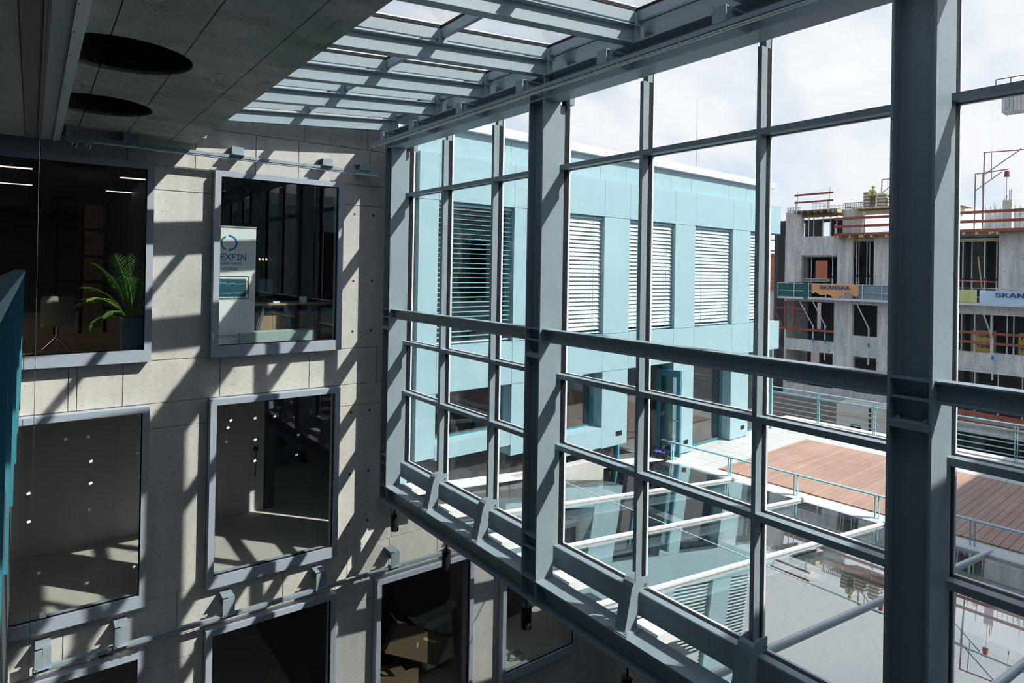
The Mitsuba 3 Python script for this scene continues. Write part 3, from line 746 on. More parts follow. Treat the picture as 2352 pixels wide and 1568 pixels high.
# blinds: every slat its own piece
bl_l = ['open dark blind in the leftmost bay of the cyan building, slats level', 'white blind in the second bay of the cyan building, right of the middle column', 'white blind in the third bay of the cyan building, around the mullion', 'white blind in the fourth bay of the cyan building', 'white blind in the last bay of the cyan building, at its right corner']
for i, (a, b) in enumerate(WIN):
    if i == 4: b = 13.55
    k = thing('venetian_blind', bl_l[i], 'blind', 'venetian blinds of the cyan building')
    tl = 0.16 if i == 0 else 1.2
    sec = []
    for t in np.linspace(-0.052, 0.052, 5): sec.append((t * math.cos(tl) + 0.006 * math.sin(tl) * (1 - (t / 0.052) ** 2), t * math.sin(tl) + 0.006 * math.cos(tl) * (1 - (t / 0.052) ** 2)))
    sec = sec + [(x + 0.0015, y - 0.0015) for x, y in sec[::-1]]
    mt_ = 'mat_blind_teal' if i == 0 else 'mat_blind'
    sh = ply(M().prism(sec, lambda u, v, t: ext(t, 0.11 + u, v), a + 0.03, b - 0.02).mesh(), mt_, 50)
    for z in np.arange(1.20, -1.44, -0.098): obj('slat', {**sh, 'to_world': T().translate([0, 0, float(z)])}, None, k)
    obj('head_rail', BE(a + 0.02, b - 0.02, 0.07, 0.15, 1.26, 1.33), 'mat_blind', k)
    obj('bottom_rail', BE(a + 0.03, b - 0.02, 0.09, 0.13, -1.48, -1.45), 'mat_blind', k)
    for c in (a + 0.38, b - 0.32):
        cm = M().tube([ext(c, 0.058, 1.3), ext(c, 0.058, -1.46)], 0.006, 5)
        obj('cord', cm, 'mat_rail', k)
mm = M().tube([ext(9.72, 0.3, 2.98), ext(9.72, 0.3, 4.2)], 0.012, 6).tube([ext(9.72, 0.3, 4.2), ext(9.72, 0.3, 5.05)], 0.006, 6)
one('lightning_rod', mm, 'mat_galv', 'thin tall lightning rod on the white roof edge of the cyan building', 'lightning rod')

# ---------------------------------------------------------------- wing beyond the right edge (throws the shade on the deck)
wg = thing('office_wing', 'cyan clad wing closing the terrace beyond the right edge of the view', 'building')
obj('wall_panel', BE(0.3, 24, -22.0, -12.75, -12, 2.2), 'mat_cyan', wg)
obj('roof_edge', BE(0.2, 24.1, -22.0, -12.65, 2.2, 2.62), 'mat_white', wg)
for j in range(8):
    for z0, z1 in ((-4.8, -2.5), (-1.5, 1.3)):
        w = obj('window', BE(1.6 + 2.87 * j, 3.5 + 2.87 * j, -12.76, -12.72, z0, z1), 'mat_gasket', wg)

# ---------------------------------------------------------------- lower glass roof between the facade and the terrace
RS = 0.095


def rz(x): return -4.20 - RS * (x - 5.6)


lr = thing('lower_roof', 'dusty reflecting glass roof sloping down outside from the glass front to the terrace', 'skylight')
BY = [10.72, 9.14, 7.46, 5.79, 4.10, 2.42, 0.74, -0.95, -2.6]
for y in BY[1:]:
    obj('glazing_bar', M().prism([(-0.035, 0.004), (0.035, 0.004), (0.035, 0.035), (0.022, 0.05), (-0.022, 0.05), (-0.035, 0.035)], lambda u, v, t, y=y: (t, y + u, rz(t) + v), 5.60, 13.9 + (10.7 - y) * 0.058), 'mat_white', lr)
    obj('rafter', M().prism(ibeam(0.12, 0.22, 0.01, 0.008, 0.01), lambda u, v, t, y=y: (t, y + u, rz(t) - 0.27 + v), 5.9, 13.3), 'mat_steel', lr)
XJ = [5.58, 9.28, 13.62]
for (y1, y0) in zip(BY[:-1], BY[1:]):
    for xa, xb in zip(XJ[:-1], XJ[1:]):
        xb2 = xb
        obj('pane', M().add([[xa, y0, rz(xa)], [xb2, y0, rz(xb2)], [xb2, y1, rz(xb2)], [xa, y1, rz(xa)]], [[0, 1, 2], [0, 2, 3]]), 'mat_glass_roof', lr)
    obj('joint_strip', B(9.268, 9.292, y0 + 0.036, y1 - 0.036, rz(9.28) - 0.004, rz(9.28) + 0.006), 'mat_sage', lr)
obj('eaves_curb', M().prism([(5.58, -4.45), (5.62, -4.45), (5.62, -4.16), (5.58, -4.16)], lambda u, v, t: (u, t, v), -2.6, 10.75), 'mat_white', lr)
obj('upstand', M().prism([(0.3, -4.27), (8.0, -5.0), (8.0, -4.2), (5.45, -4.1), (0.3, -3.3)], lambda u, v, t: ext(u, t, v), 0.37, 0.41), 'mat_dark', lr)
obj('flashing', M().prism([(0.05, -4.19), (8.0, -4.94), (8.0, -4.96), (0.05, -4.21)], lambda u, v, t: ext(u, t, v), -0.10, 0.37), 'mat_cap', lr)

# ---------------------------------------------------------------- terrace
tr = struct('floor_005')
obj('slab_core', BE(8.02, 15.9, -13.0, 0.6, -5.55, -5.06), 'mat_site_concrete', tr)
obj('edge_coping', M().prism([(7.92, -5.12), (8.34, -5.12), (8.34, -4.985), (8.30, -4.975), (7.96, -4.985), (7.92, -5.0)], lambda u, v, t: ext(u, t, v), -13, 0.1), 'mat_white', tr)
obj('edge_coping', BE(15.55, 15.9, -13, 0.6, -5.06, -4.96), 'mat_white', tr)


def tiles(u0, u1, n0, n1, du, dn):
    nu, nn = max(1, round((u1 - u0) / du)), max(1, round((n1 - n0) / dn))
    for i in range(nu):
        for j in range(nn):
            a, b = u0 + (u1 - u0) * i / nu, n0 + (n1 - n0) * j / nn
            z = -4.995 + 0.002 * rng.random()
            obj('paving_tile', BE(a + 0.005, a + (u1 - u0) / nu - 0.005, b + 0.005, b + (n1 - n0) / nn - 0.005, -5.06, z), 'mat_tile', tr)


tiles(8.35, 15.5, -1.32, 0.32, 0.6, 0.41)
tiles(13.25, 15.5, -13, -1.32, 0.75, 0.6)
tiles(8.35, 8.47, -13, -1.32, 0.12, 0.9)
dk = thing('timber_deck', 'reddish brown plank deck on the terrace beyond the low rail', 'deck')
n = -1.335
i = 0
while n > -12.9:
    cuts = [8.48, 10.15 + 1.6 * (i % 3) / 3, 11.9 + 0.9 * ((i * 2) % 3) / 3, 13.24] if i % 2 else [8.48, 10.9 + 0.8 * ((i // 2) % 2), 13.24]
    for a, b in zip(cuts[:-1], cuts[1:]):
        obj('plank', BE(a + 0.002, b - 0.002, n - 0.139, n - 0.002, -5.05, -4.972 + 0.003 * rng.random()), 'mat_deck', dk)
    n -= 0.146
    i += 1
# low rail along the glass roof
lrn = thing('low_railing', 'low teal flat bar railing between the glass roof and the deck', 'railing')
ps = [-0.15, -1.84, -3.5, -5.2, -6.85, -8.5, -10.2]
for q in ps:
    for s in (-0.035, 0.035): obj('post', BE(8.12, 8.18, q + s - 0.006, q + s + 0.006, -4.98, -4.52), 'mat_rail', lrn)
for a, b in zip([0.2] + ps, ps + [-12.5]):
    obj('top_bar', M().prism([(8.10, -4.52), (8.20, -4.52), (8.20, -4.50), (8.10, -4.50)], lambda u, v, t: ext(u, t, v), b + 0.012, a - 0.012), 'mat_rail', lrn)
fr = thing('terrace_railing', 'teal railing with thin horizontal rods along the far edge of the terrace', 'railing')
ps = [1.0, -0.72, -2.45, -4.2, -6.0, -7.8, -9.6, -11.4]
for q in ps:
    for s in (-0.03, 0.03): obj('post', BE(15.40, 15.46, q + s - 0.006, q + s + 0.006, -4.98, -3.93), 'mat_rail', fr)
for a, b in zip(ps[:-1], ps[1:]):
    obj('handrail', BE(15.38, 15.48, b, a, -3.945, -3.925), 'mat_rail', fr)
    obj('flat_bar', BE(15.40, 15.46, b, a, -4.14, -4.085), 'mat_rail', fr)
    for z in (-4.30, -4.46, -4.62, -4.78): obj('rod', M().cyl(ext(15.43, b, z), ext(15.43, a, z), 0.016, 6), 'mat_rail', fr)
one('flower_pot', M().tube([ext(7.95, 0.05, -4.98), ext(7.95, 0.05, -4.80)], [0.16, 0.2], 16), 'mat_dark', 'dark flower bowl on the paving by the open terrace door', 'flower pot')
fm = M()
for q in range(46):
    r_, t_ = 0.19 * math.sqrt(rng.random()), rng.random() * 6.28
    c = ext(7.95 + r_ * math.cos(t_), 0.05 + r_ * math.sin(t_), -4.79 + 0.05 * rng.random())
    fm.obox(c, [0.02, 0.008, 0.0], [-0.008, 0.02, 0], [0, 0.003, 0.006])
labels[one('flowers', fm, 'mat_violet', 'small violet flowers filling the bowl by the open terrace door', 'flowers')]['kind'] = 'stuff'
# ground and the street far below
struct('ground', M().box(11.3, 200, -150, 150, -16.2, -16), 'mat_asphalt')

# ---------------------------------------------------------------- the unfinished concrete building across the street
ub = thing('unfinished_building', 'unfinished grey concrete building under construction across the street', 'building')
fr_ = sg.box(-7.48, -16, 15, 3.17)
OPEN = [(-7.2, -3.23, -1.9, 1.64), (-2.05, -0.52, -1.9, 3.2), (-7.3, -3.4, -5.28, -2.15), (-2.0, -0.22, -4.62, -2.22), (-7.3, -3.45, -9.0, -6.1), (-1.9, -0.25, -9.0, -6.17),
        (4.0, 7.23, -1.9, 3.2), (4.6, 6.83, -5.05, -2.47), (6.92, 9.6, -5.0, -2.47), (4.0, 9.4, -9.9, -6.4), (10.4, 13, -5.0, -2.4), (10.2, 13, -9.5, -6.4), (1.4, 3.2, -4.6, -2.2), (-1.9, 3.9, -15.9, -13), (4.0, 9.4, -15.9, -10.6)]
for a, b, c, d in OPEN: fr_ = fr_.difference(sg.box(a, c, b, d))
for g in getattr(fr_, 'geoms', [fr_]):
    obj('front_wall', M().prism(g, lambda u, v, t: site(u, t, v), 0.0, 0.3), 'mat_site_concrete', ub)
for a, b, zl, zh in ((-3.23, -2.64, -0.6, 2.02), (-2.64, -2.05, -0.6, 2.02), (-3.23, -2.64, 2.04, 3.17), (-2.64, -2.05, 2.04, 3.17), (-0.52, 0.1, -0.6, 2.02), (0.1, 0.75, -0.6, 2.02), (-0.52, 0.1, 2.04, 3.17), (0.1, 0.75, 2.04, 3.17),
                     (7.23, 8.6, -0.7, 1.98), (7.23, 7.62, 2.0, 3.13), (7.63, 8.2, 2.0, 2.5), (7.63, 8.2, 2.52, 3.13), (8.21, 8.6, 2.0, 3.13), (-3.4, -2.7, -5.2, -2.2), (-2.69, -2.02, -5.2, -2.2), (-3.4, -2.7, -6.0, -5.22), (-2.69, -2.02, -6.0, -5.22), (-2.0, -0.3, -6.0, -5.22),
                     (-7.4, -5.6, -6.0, -5.33), (-5.59, -3.42, -6.0, -5.33), (4.5, 6.0, -6.1, -5.1), (6.01, 8.9, -6.1, -5.1), (-3.4, -2.5, -9.9, -6.3), (-2.49, -1.95, -9.9, -6.3), (-0.2, 0.9, -9.9, -6.3), (-0.2, 0.9, -5.2, -2.3)):
    obj('formwork_panel', BS(a + 0.012, b - 0.012, -0.015, 0.02, zl + 0.012, zh - 0.012), 'mat_site_concrete', ub)
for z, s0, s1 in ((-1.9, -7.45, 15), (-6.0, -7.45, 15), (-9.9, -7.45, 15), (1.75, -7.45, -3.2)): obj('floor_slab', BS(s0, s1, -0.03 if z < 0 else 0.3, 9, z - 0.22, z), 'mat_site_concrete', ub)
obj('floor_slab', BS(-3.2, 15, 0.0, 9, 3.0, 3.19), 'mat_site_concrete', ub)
bw = sg.box(-10.5, -16, 15, 3.1).union(sg.box(-10.5, 0, -4.5, 4.9))
for a, b, c, d in ((-6.8, -5.7, -0.25, 1.3), (-6.23, -5.55, 2.65, 4.62), (-7.95, -7.7, 2.65, 4.62), (-6.6, -6.2, -4.7, -2.4), (-7.1, -6.3, -7.9, -6.7)): bw = bw.difference(sg.box(a, c, b, d))
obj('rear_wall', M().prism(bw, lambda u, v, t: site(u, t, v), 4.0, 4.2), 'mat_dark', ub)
obj('wall_pier', BS(-7.45, -6.08, 0, 0.4, -0.6, 5.25), 'mat_site_concrete', ub)
for a, b, zl, zh in ((-7.45, -6.85, 1.9, 5.22), (-6.84, -6.1, 1.9, 3.5), (-6.84, -6.1, 3.52, 5.22)): obj('formwork_panel', BS(a + 0.01, b - 0.01, -0.015, 0.02, zl, zh), 'mat_site_concrete', ub)
obj('sill_beam', BS(-6.08, -3.23, 0, 0.3, 1.64, 2.45), 'mat_site_concrete', ub)
obj('wall_pier', BS(-3.02, -1.5, 0.5, 0.8, 3.18, 5.27), 'mat_site_concrete', ub)
obj('side_wall', BS(-7.5, -7.3, 0.3, 4, -16, 1.7), 'mat_site_concrete', ub)
obj('cross_wall', BS(4.25, 4.45, 0.0, 9, 3.18, 5.38), 'mat_plaster', ub)
obj('rear_parapet', BS(4.45, 14, 9, 9.2, 3.18, 5.45), 'mat_site_concrete', ub)
obj('column_stub', BS(7.28, 7.78, 0.6, 1.1, 3.18, 5.28), 'mat_site_concrete', ub)
for a, b in ((-7.2, -3.3), (-7.2, -3.3)): pass
# timber formwork decks
fd = thing('formwork_deck', 'timber formwork deck of brown joists on the left part of the unfinished building', 'formwork')
for j in range(7): obj('joist', BS(-6.42 + 0.53 * j, -6.27 + 0.53 * j, -0.7, 3.5, 5.02, 5.24), 'mat_timber_dark', fd)
obj('joist', BS(-3.45, -3.0, -0.6, 3.5, 4.99, 5.25), 'mat_timber', fd)
obj('bearer', BS(-6.0, -3.4, 0.1, 0.25, 4.75, 5.01), 'mat_timber_dark', fd)
obj('plywood', BS(-6.5, -3.0, -0.65, 3.6, 5.24, 5.28), 'mat_timber_dark', fd)
fd = thing('formwork_deck', 'pale timber formwork deck under the worker on the unfinished building', 'formwork')
for j in range(13): obj('plank', M().obox(site(-1.7 + 0.52 * j, 1.2, 5.16), -EN * 0.235 + np.array([0, 0, -0.035]), EU * 1.9, [0, 0, 0.045]), 'mat_timber', fd)
obj('bearer', BS(-1.55, 5.0, -0.2, 0.0, 4.70, 5.02), 'mat_timber', fd)
obj('plywood', BS(-1.6, 5.0, -0.1, 3.2, 5.06, 5.10), 'mat_timber_dark', fd)
fd = thing('formwork_deck', 'narrow timber working deck behind the toe boards of the unfinished building', 'formwork')
for s in (-3.5, -3.2, -2.3, -1.55, -0.75, 0.3, 1.2, 2.4, 3.6, 4.6, 5.2, 5.95, 6.7, 7.1): obj('joist', BS((s * 0.9810 + 0.3616), (s * 0.9810 + 0.3616) + 0.11, -1.15, 0.0, 2.90, 3.08), 'mat_timber', fd)
obj('plywood', BS(-3.2, 12, -1.1, -0.02, 3.08, 3.11), 'mat_timber_dark', fd)
for a, b, z in ((-2.05, -0.52, 2.8), (4.1, 7.2, 2.62)): obj('bearer', BS(a, b, 0.3, 0.45, z - 0.1, z + 0.12), 'mat_timber', fd)
# red guard boards and their galvanised posts
for i, z in enumerate((4.51, 3.88, 3.26)):
    nm = ('top', 'middle', 'lowest')[i]
    for (a, b, lab) in ((-3.029, 4.706, 'left of the big column'), (4.901, 13.125, 'right of the big column')):
        one('guard_board', M().bar(site(a, -1.1, z * 0.979), site(b, -1.1, z * 0.979), 0.03, 0.19), 'mat_red', f'{nm} red guard board on the concrete storey edge, {lab}', 'guard board', 'red guard boards on the unfinished building')
for i, (z, h) in enumerate(((6.62, 0.15), (6.01, 0.14))):
    one('guard_board', M().bar(site(-6.387, -0.7, z * 0.987), site(-3.279, -0.7, (z + 0.02) * 0.987), 0.03, h), 'mat_red', ('upper' if i == 0 else 'lower') + ' red board of the roof top guard rail against the sky', 'guard board', 'red guard boards on the unfinished building')
for i, (s, z0, z1, d) in enumerate(((-3.3, 2.9, 4.6, -1.05), (-1.3, 2.95, 4.8, -1.05), (0.7, 2.9, 4.8, -1.05), (4.55, 2.9, 4.9, -1.05), (6.95, 3.0, 4.95, -1.05), (9.2, 3, 4.9, -1.05), (-6.5, 5.0, 6.85, -0.66), (-3.9, 5.0, 7.0, -0.66))):
    s2 = s * (1 + d / 52.5) - 0.3616 * d
    m = M().bar(site(s2, d, z0), site(s2 + 0.04, d, z1), 0.05, 0.05, EU).bar(site(s2 - 0.1, d, z0), site(s2 - 0.08, d, z0 + 1.1), 0.09, 0.04, EU)
    one('guard_post', m, 'mat_galv', 'galvanised clamp post of the red boards, ' + ('at their left end', 'under the worker', 'left of the big column', 'right of the big column', 'before the stub column', 'farthest right', 'left one of the roof top rail', 'right one of the roof top rail')[i], 'guard post', 'guard posts of the red boards')
# steel props
npr = {}
for s, z0, z1, d, lab in ((-5.25, -1.9, 1.66, 0.8, 'left open bay'), (-3.55, -1.9, 2.4, -0.4, 'left open bay'), (-1.76, -1.9, 2.7, 0.6, 'narrow middle bay'), (-1.58, -1.9, 2.7, 0.8, 'narrow middle bay'), (-1.0, -1.9, 2.7, 0.5, 'narrow middle bay'), (-0.8, -1.9, 2.7, 0.7, 'narrow middle bay'),
                      (-5.5, 1.75, 4.75, 0.9, 'top left bay'), (-5.1, 1.75, 4.75, 0.5, 'top left bay'), (-4.35, 1.75, 4.75, 0.7, 'top left bay'), (-3.75, 1.75, 4.75, 0.6, 'top left bay'), (4.73, -1.9, 2.52, 0.5, 'bay right of the big column'), (5.22, -1.9, 2.52, 0.3, 'bay right of the big column'), (5.74, -1.9, 2.52, 0.9, 'bay right of the big column'), (6.47, -1.9, 2.52, 0.3, 'bay right of the big column'), (7.14, -1.9, 2.52, 0.5, 'bay right of the big column'),
                      (5.2, -6.0, -2.15, 0.4, 'lower bay right of the big column'), (5.95, -6.0, -2.15, 0.3, 'lower bay right of the big column'), (7.75, -6.0, -2.15, 0.4, 'lower bay right of the big column'), (8.1, -6.0, -2.15, 0.3, 'lower bay right of the big column'), (6.0, -9.9, -6.2, 0.3, 'bottom bay behind the far railing'), (7.3, -9.9, -6.2, 0.3, 'bottom bay behind the far railing'), (8.6, -9.9, -6.2, 0.3, 'bottom bay behind the far railing')):
    npr[lab] = npr.get(lab, 0) + 1
    k = thing('steel_prop', ('first', 'second', 'third', 'fourth', 'fifth')[npr[lab] - 1] + ' steel prop from the left in the ' + lab, 'prop', 'steel props in the unfinished building')
    s2 = s * (1 + d / 52.5) - 0.3616 * d
    zm = z0 + 0.42 * (z1 - z0)
    obj('outer_tube', M().cyl(site(s2, d, z0), site(s2, d, zm), 0.05, 8), 'mat_galv', k, 40)
    obj('inner_tube', M().cyl(site(s2, d, zm), site(s2, d, z1), 0.036, 8), 'mat_galv', k, 40)
    obj('collar', M().cyl(site(s2, d, zm - 0.12), site(s2, d, zm + 0.06), 0.075, 8), 'mat_navy', k, 40)
    obj('plate', BS(s2 - 0.09, s2 + 0.09, d - 0.09, d + 0.09, z1 - 0.012, z1).box(*(site(s2, d, z0) - 0.08)[[0]], *(site(s2, d, z0) + 0.08)[[0]], *(site(s2, d, z0) - 0.08)[[1]], *(site(s2, d, z0) + 0.08)[[1]], z0, z0 + 0.01), 'mat_galv', k)
# hanging walkways with railings
wl = ['left end beside the cyan building', 'under the orange banner', 'under the lime and blue banners']
for i, (a, b, z) in enumerate(((-8.1, -5.9, -1.98), (-5.5, 4.2, -1.95), (4.35, 13.0, -1.86))):
    k = thing('hanging_walkway', 'galvanised hanging walkway with tube railing on the unfinished building, ' + wl[i], 'walkway')
    a, b = a * 0.977 + 0.434, b * 0.977 + 0.434
    z *= 0.977
    obj('platform', BS(a, b, -1.2, -0.05, z, z + 0.16), 'mat_galv', k)
    for zz in (-0.67, -1.27): obj('rail', M().cyl(site(a, -1.18, zz), site(b, -1.18, zz), 0.028, 8), 'mat_galv', k, 40)
    for s in np.arange(a + 0.05, b, 1.35): obj('post', M().bar(site(s, -1.18, z), site(s, -1.18, -0.62), 0.055, 0.05, EU), 'mat_galv', k)
for a, b in ((-7.63, -4.693), (-1.12, 0.985)):
    one('safety_mesh', BS(a, b, -1.09, -1.08, -1.78, -0.66), 'mat_mesh' if a < -3 else 'mat_mesh_blue', 'dark green mesh sheet behind the walkway railing at the left' if a < -3 else 'blue grey mesh sheet behind the walkway railing right of the orange banner', 'mesh')


def cloth(s0, s1, zt, zb, d, seed, corner=0.0):
    """A hanging sheet with folds and an uneven lower edge."""
    nx, nz = 40, 12
    r = np.random.default_rng(seed)
    ph = r.random(4) * 6
    v = []
    for lay in (0, 0.012):
        for j in range(nz + 1):
            for i in range(nx + 1):
                u, w = i / nx, j / nz
                lo = zb + corner * (0.35 * math.sin(u * 9 + ph[0]) + 0.3 * math.sin(u * 17 + ph[1])) * (1 if 0.06 < u < 0.94 else 0.3)
                z = zt + (lo - zt) * w - 0.02 * math.sin(u * 3.1)
                dd = d + 0.035 * w * math.sin(u * 22 + ph[2] + 2 * w) + 0.02 * math.sin(u * 7 + 5 * w + ph[3]) + lay
                v.append(site(s0 + (s1 - s0) * u, dd, z))
    n1 = (nx + 1) * (nz + 1)
    f = []
    for j in range(nz):
        for i in range(nx):
            q = j * (nx + 1) + i
            f += [[q, q + 1, q + nx + 2], [q, q + nx + 2, q + nx + 1], [n1 + q, n1 + q + nx + 2, n1 + q + 1], [n1 + q, n1 + q + nx + 1, n1 + q + nx + 2]]
    return M().add(v, f)


def letters(s0, s1, zc, h, d, t='SKANSKA'):
    m = meshkit.text_mesh(t, h, 0.01, True)
    v = np.array(m.vertices)
    w = v[:, 0].max()
    return np.array([site(s0 + (s1 - s0) * x / w, d - 0.005 - z, zc - h / 2 + y) for x, y, z in v]), np.array(m.faces)


k = thing('banner', 'crumpled orange banner with dark blue company lettering on the walkway railing', 'banner')
obj('cloth', cloth(-4.629, -1.114, -0.66, -1.50, -1.24, 3, 0.45), 'mat_orange_tarp', k, True)
obj('lettering', letters(-3.997, -1.695, -0.92, 0.27, -1.31), 'mat_navy', k)
k = thing('banner', 'pale blue banner with dark blue company lettering at the right edge', 'banner')
obj('cloth', cloth(6.502, 11.091, -0.80, -1.72, -1.24, 5, 0.1), 'mat_blue_tarp', k, True)
obj('lettering', letters(7.336, 10.076, -1.07, 0.29, -1.31), 'mat_navy', k)
k = one('banner', cloth(4.549, 6.355, -0.76, -1.62, -1.24, 8, 0.05), 'mat_lime_tarp', 'plain lime green sheet on the walkway railing just right of the big column', 'banner', None, True)
# bracket struts below the walkways
for i, (sa, za, sb, zb_, sc, zc) in enumerate(((-6.17, -2.2, -5.37, -4.2, -5.36, -6.85), (-5.09, -2.16, -4.32, -4.2, -4.40, -6.88), (-1.7, -2.15, -1.05, -4.1, -1.07, -6.86), (6.33, -2.08, 6.79, -4.14, 6.81, -6.92), (9.0, -2.1, 9.5, -4.1, 9.52, -6.9))):
    k = thing('walkway_strut', 'galvanised bracket strut with blue collar below the walkway, ' + ('first from the left', 'second from the left', 'third from the left', 'right of the big column', 'farthest right')[i], 'strut', 'bracket struts of the hanging walkways')
    sa, sb, sc = [x * 0.981 + 0.3616 for x in (sa, sb, sc)]
    za, zb_, zc = [x * 0.981 for x in (za, zb_, zc)]
    obj('diagonal', M().bar(site(sa, -1.0, za), site(sb, -0.3, zb_), 0.07, 0.07), 'mat_galv', k)
    obj('tube', M().cyl(site(sc, -0.3, zb_ + 0.1), site(sc, -0.3, zc), 0.06, 8), 'mat_galv', k, 40)
    obj('collar', M().cyl(site(sc, -0.3, zc * 0.8), site(sc, -0.3, zc * 0.8 + 0.3), 0.07, 8), 'mat_blue', k, 40)
k = thing('red_frame', 'red painted steel shoring frame in the lower left bay of the unfinished building', 'frame')
for (a, b, c, d, w) in ((-7.38, -2.2, -7.38, -4.45, 0.14), (-6.7, -2.15, -6.7, -4.45, 0.12), (-8.2, -2.82, -5.55, -2.75, 0.12), (-7.8, -4.49, -3.44, -4.46, 0.16), (-8.2, -3.17, -7.59, -4.4, 0.08), (-5.62, -2.84, -6.51, -4.4, 0.08)):
    obj('bar', M().bar(site(a * 0.99 + 0.18, -0.5, b * 0.99), site(c * 0.99 + 0.18, -0.5, d * 0.99), w, w, EU), 'mat_red', k)
for j in range(5): one('board', BS(-7.0 + 0.15 * j, -3.95 + 0.06 * (j % 2), 0.35, 0.6, -0.52 + 0.055 * j, -0.475 + 0.055 * j), 'mat_timber_dark' if j % 2 else 'mat_plaster', ('lowest', 'second', 'third', 'fourth', 'topmost')[j] + ' board of the stack in the open left bay above the green mesh', 'board', 'boards stacked in the left bay')
for s in (-6.6, -4.4): one('trestle', BS(s, s + 0.1, 0.35, 0.6, -1.9, -0.52), 'mat_dark', ('left' if s < -5 else 'right') + ' dark trestle under the board stack in the left bay', 'trestle', 'trestles under the board stack')
for i, (s0, zt) in enumerate(((5.5, -3.7), (8.15, -3.62))):
    k = thing('block_pallet', ('left' if i == 0 else 'right') + ' pallet of yellow wrapped building blocks in the lower right bay', 'pallet')
    for j in range(3):
        for c in range(2): obj('block_row', BS(s0 + 0.63 * c, s0 + 0.61 + 0.63 * c, 1.0, 1.9, -5.98 + 0.78 * j, -5.22 + 0.78 * j), 'mat_yellow_block', k)
    for z in (-3.95, -4.68): obj('lettering', letters(s0 + 0.1, s0 + 1.15, z, 0.24, 0.99, 'YTONG'), 'mat_black', k)
for i, z in enumerate((-3.72, -4.38)):
    one('guard_board', M().bar(site(4.62, 0.1, z), site(9.5, 0.1, z), 0.03, 0.17), 'mat_red', ('upper' if i == 0 else 'lower') + ' red board across the bays with the yellow block pallets', 'guard board', 'red guard boards on the unfinished building')
for i, z in enumerate((-9.1, -9.75)):
    one('guard_board', M().bar(site(4.3, -0.6, z), site(9.6, -0.6, z - 0.1), 0.03, 0.30), 'mat_red', ('upper' if i == 0 else 'lower') + ' red board low behind the far railing at the right', 'guard board', 'red guard boards on the unfinished building')
one('warning_tape', M().bar(site(4.9, 0.15, -0.18), site(7.2, 0.15, -0.25), 0.01, 0.07), 'mat_orange', 'orange warning tape across the bay right of the big column', 'tape')
one('timber_pole', M().bar(site(5.9, 0.8, 1.5), site(6.35, 0.5, -1.9), 0.07, 0.05), 'mat_timber', 'leaning timber batten in the bay right of the big column', 'timber')
# worker on the deck, seen from behind
PS, PZ = -0.83, 5.24


def capsules(bones, edge=0.035):
    parts = []
    for (p, a, q, b) in bones:
        s1 = m3.Manifold.sphere(a, 20).translate(p); s2 = m3.Manifold.sphere(b, 20).translate(q)
        parts.append(m3.Manifold.batch_hull([s1, s2]))
    m = m3.Manifold.batch_boolean(parts, m3.OpType.Add).refine_to_length(edge)
    mm = m.to_mesh()
    t = trimesh.Trimesh(mm.vert_properties[:, :3], mm.tri_verts, process=True)
    trimesh.smoothing.filter_taubin(t, iterations=8)
    return np.array(t.vertices), np.array(t.faces)


def pw_(vf): return np.array([site(PS + x, 0.45 + y, PZ + z) for x, y, z in vf[0]]), vf[1][:, ::-1]


w = thing('person', 'worker in a yellow green vest and pale helmet, seen from behind on the formwork deck', 'person')
hand_l = [((-0.28 + 0.012 * j, 0.20 + 0.004 * j, 0.80 - 0.0 * j), 0.011, (-0.285 + 0.014 * j, 0.23, 0.735 - 0.006 * (2 - abs(j - 1.5))), 0.009) for j in range(4)]
hand_r = [((0.29 + 0.012 * j, 0.05, 0.80), 0.011, (0.285 + 0.013 * j, 0.09, 0.74 - 0.006 * (2 - abs(j - 1.5))), 0.009) for j in range(4)]
body = [((-0.10, 0, 0.92), 0.13, (0.10, 0, 0.92), 0.13), ((-0.08, 0.02, 0.95), 0.14, (-0.10, 0.04, 1.30), 0.15), ((0.08, 0.02, 0.95), 0.14, (0.10, 0.04, 1.30), 0.15), ((-0.16, 0.05, 1.38), 0.085, (0.16, 0.05, 1.38), 0.085), ((0, 0.05, 1.42), 0.065, (0.01, 0.09, 1.55), 0.06),
        ((-0.20, 0.05, 1.38), 0.07, (-0.29, 0.02, 1.10), 0.052), ((-0.29, 0.02, 1.10), 0.05, (-0.27, 0.18, 0.86), 0.035), ((0.20, 0.05, 1.38), 0.07, (0.30, -0.02, 1.10), 0.052), ((0.30, -0.02, 1.10), 0.05, (0.30, 0.04, 0.86), 0.035),
        ((-0.27, 0.19, 0.84), 0.032, (-0.265, 0.205, 0.80), 0.034), ((0.30, 0.05, 0.84), 0.032, (0.305, 0.055, 0.80), 0.034), ((-0.26, 0.17, 0.84), 0.016, (-0.235, 0.20, 0.79), 0.011), ((0.28, 0.06, 0.84), 0.016, (0.262, 0.09, 0.79), 0.011),
        ((-0.10, 0, 0.88), 0.105, (-0.13, 0.03, 0.48), 0.065), ((-0.13, 0.03, 0.48), 0.064, (-0.14, -0.03, 0.09), 0.045), ((0.10, 0, 0.88), 0.105, (0.12, 0.10, 0.48), 0.065), ((0.12, 0.10, 0.48), 0.064, (0.10, 0.06, 0.09), 0.045),
        ((0.01, 0.10, 1.64), 0.098, (0.012, 0.135, 1.60), 0.085), ((0.012, 0.205, 1.615), 0.02, (0.012, 0.23, 1.60), 0.016), ((-0.088, 0.11, 1.62), 0.018, (-0.088, 0.11, 1.60), 0.018), ((0.108, 0.11, 1.62), 0.018, (0.108, 0.11, 1.60), 0.018)] + hand_l + hand_r
obj('body', pw_(capsules(body)), 'mat_skin', w, True)
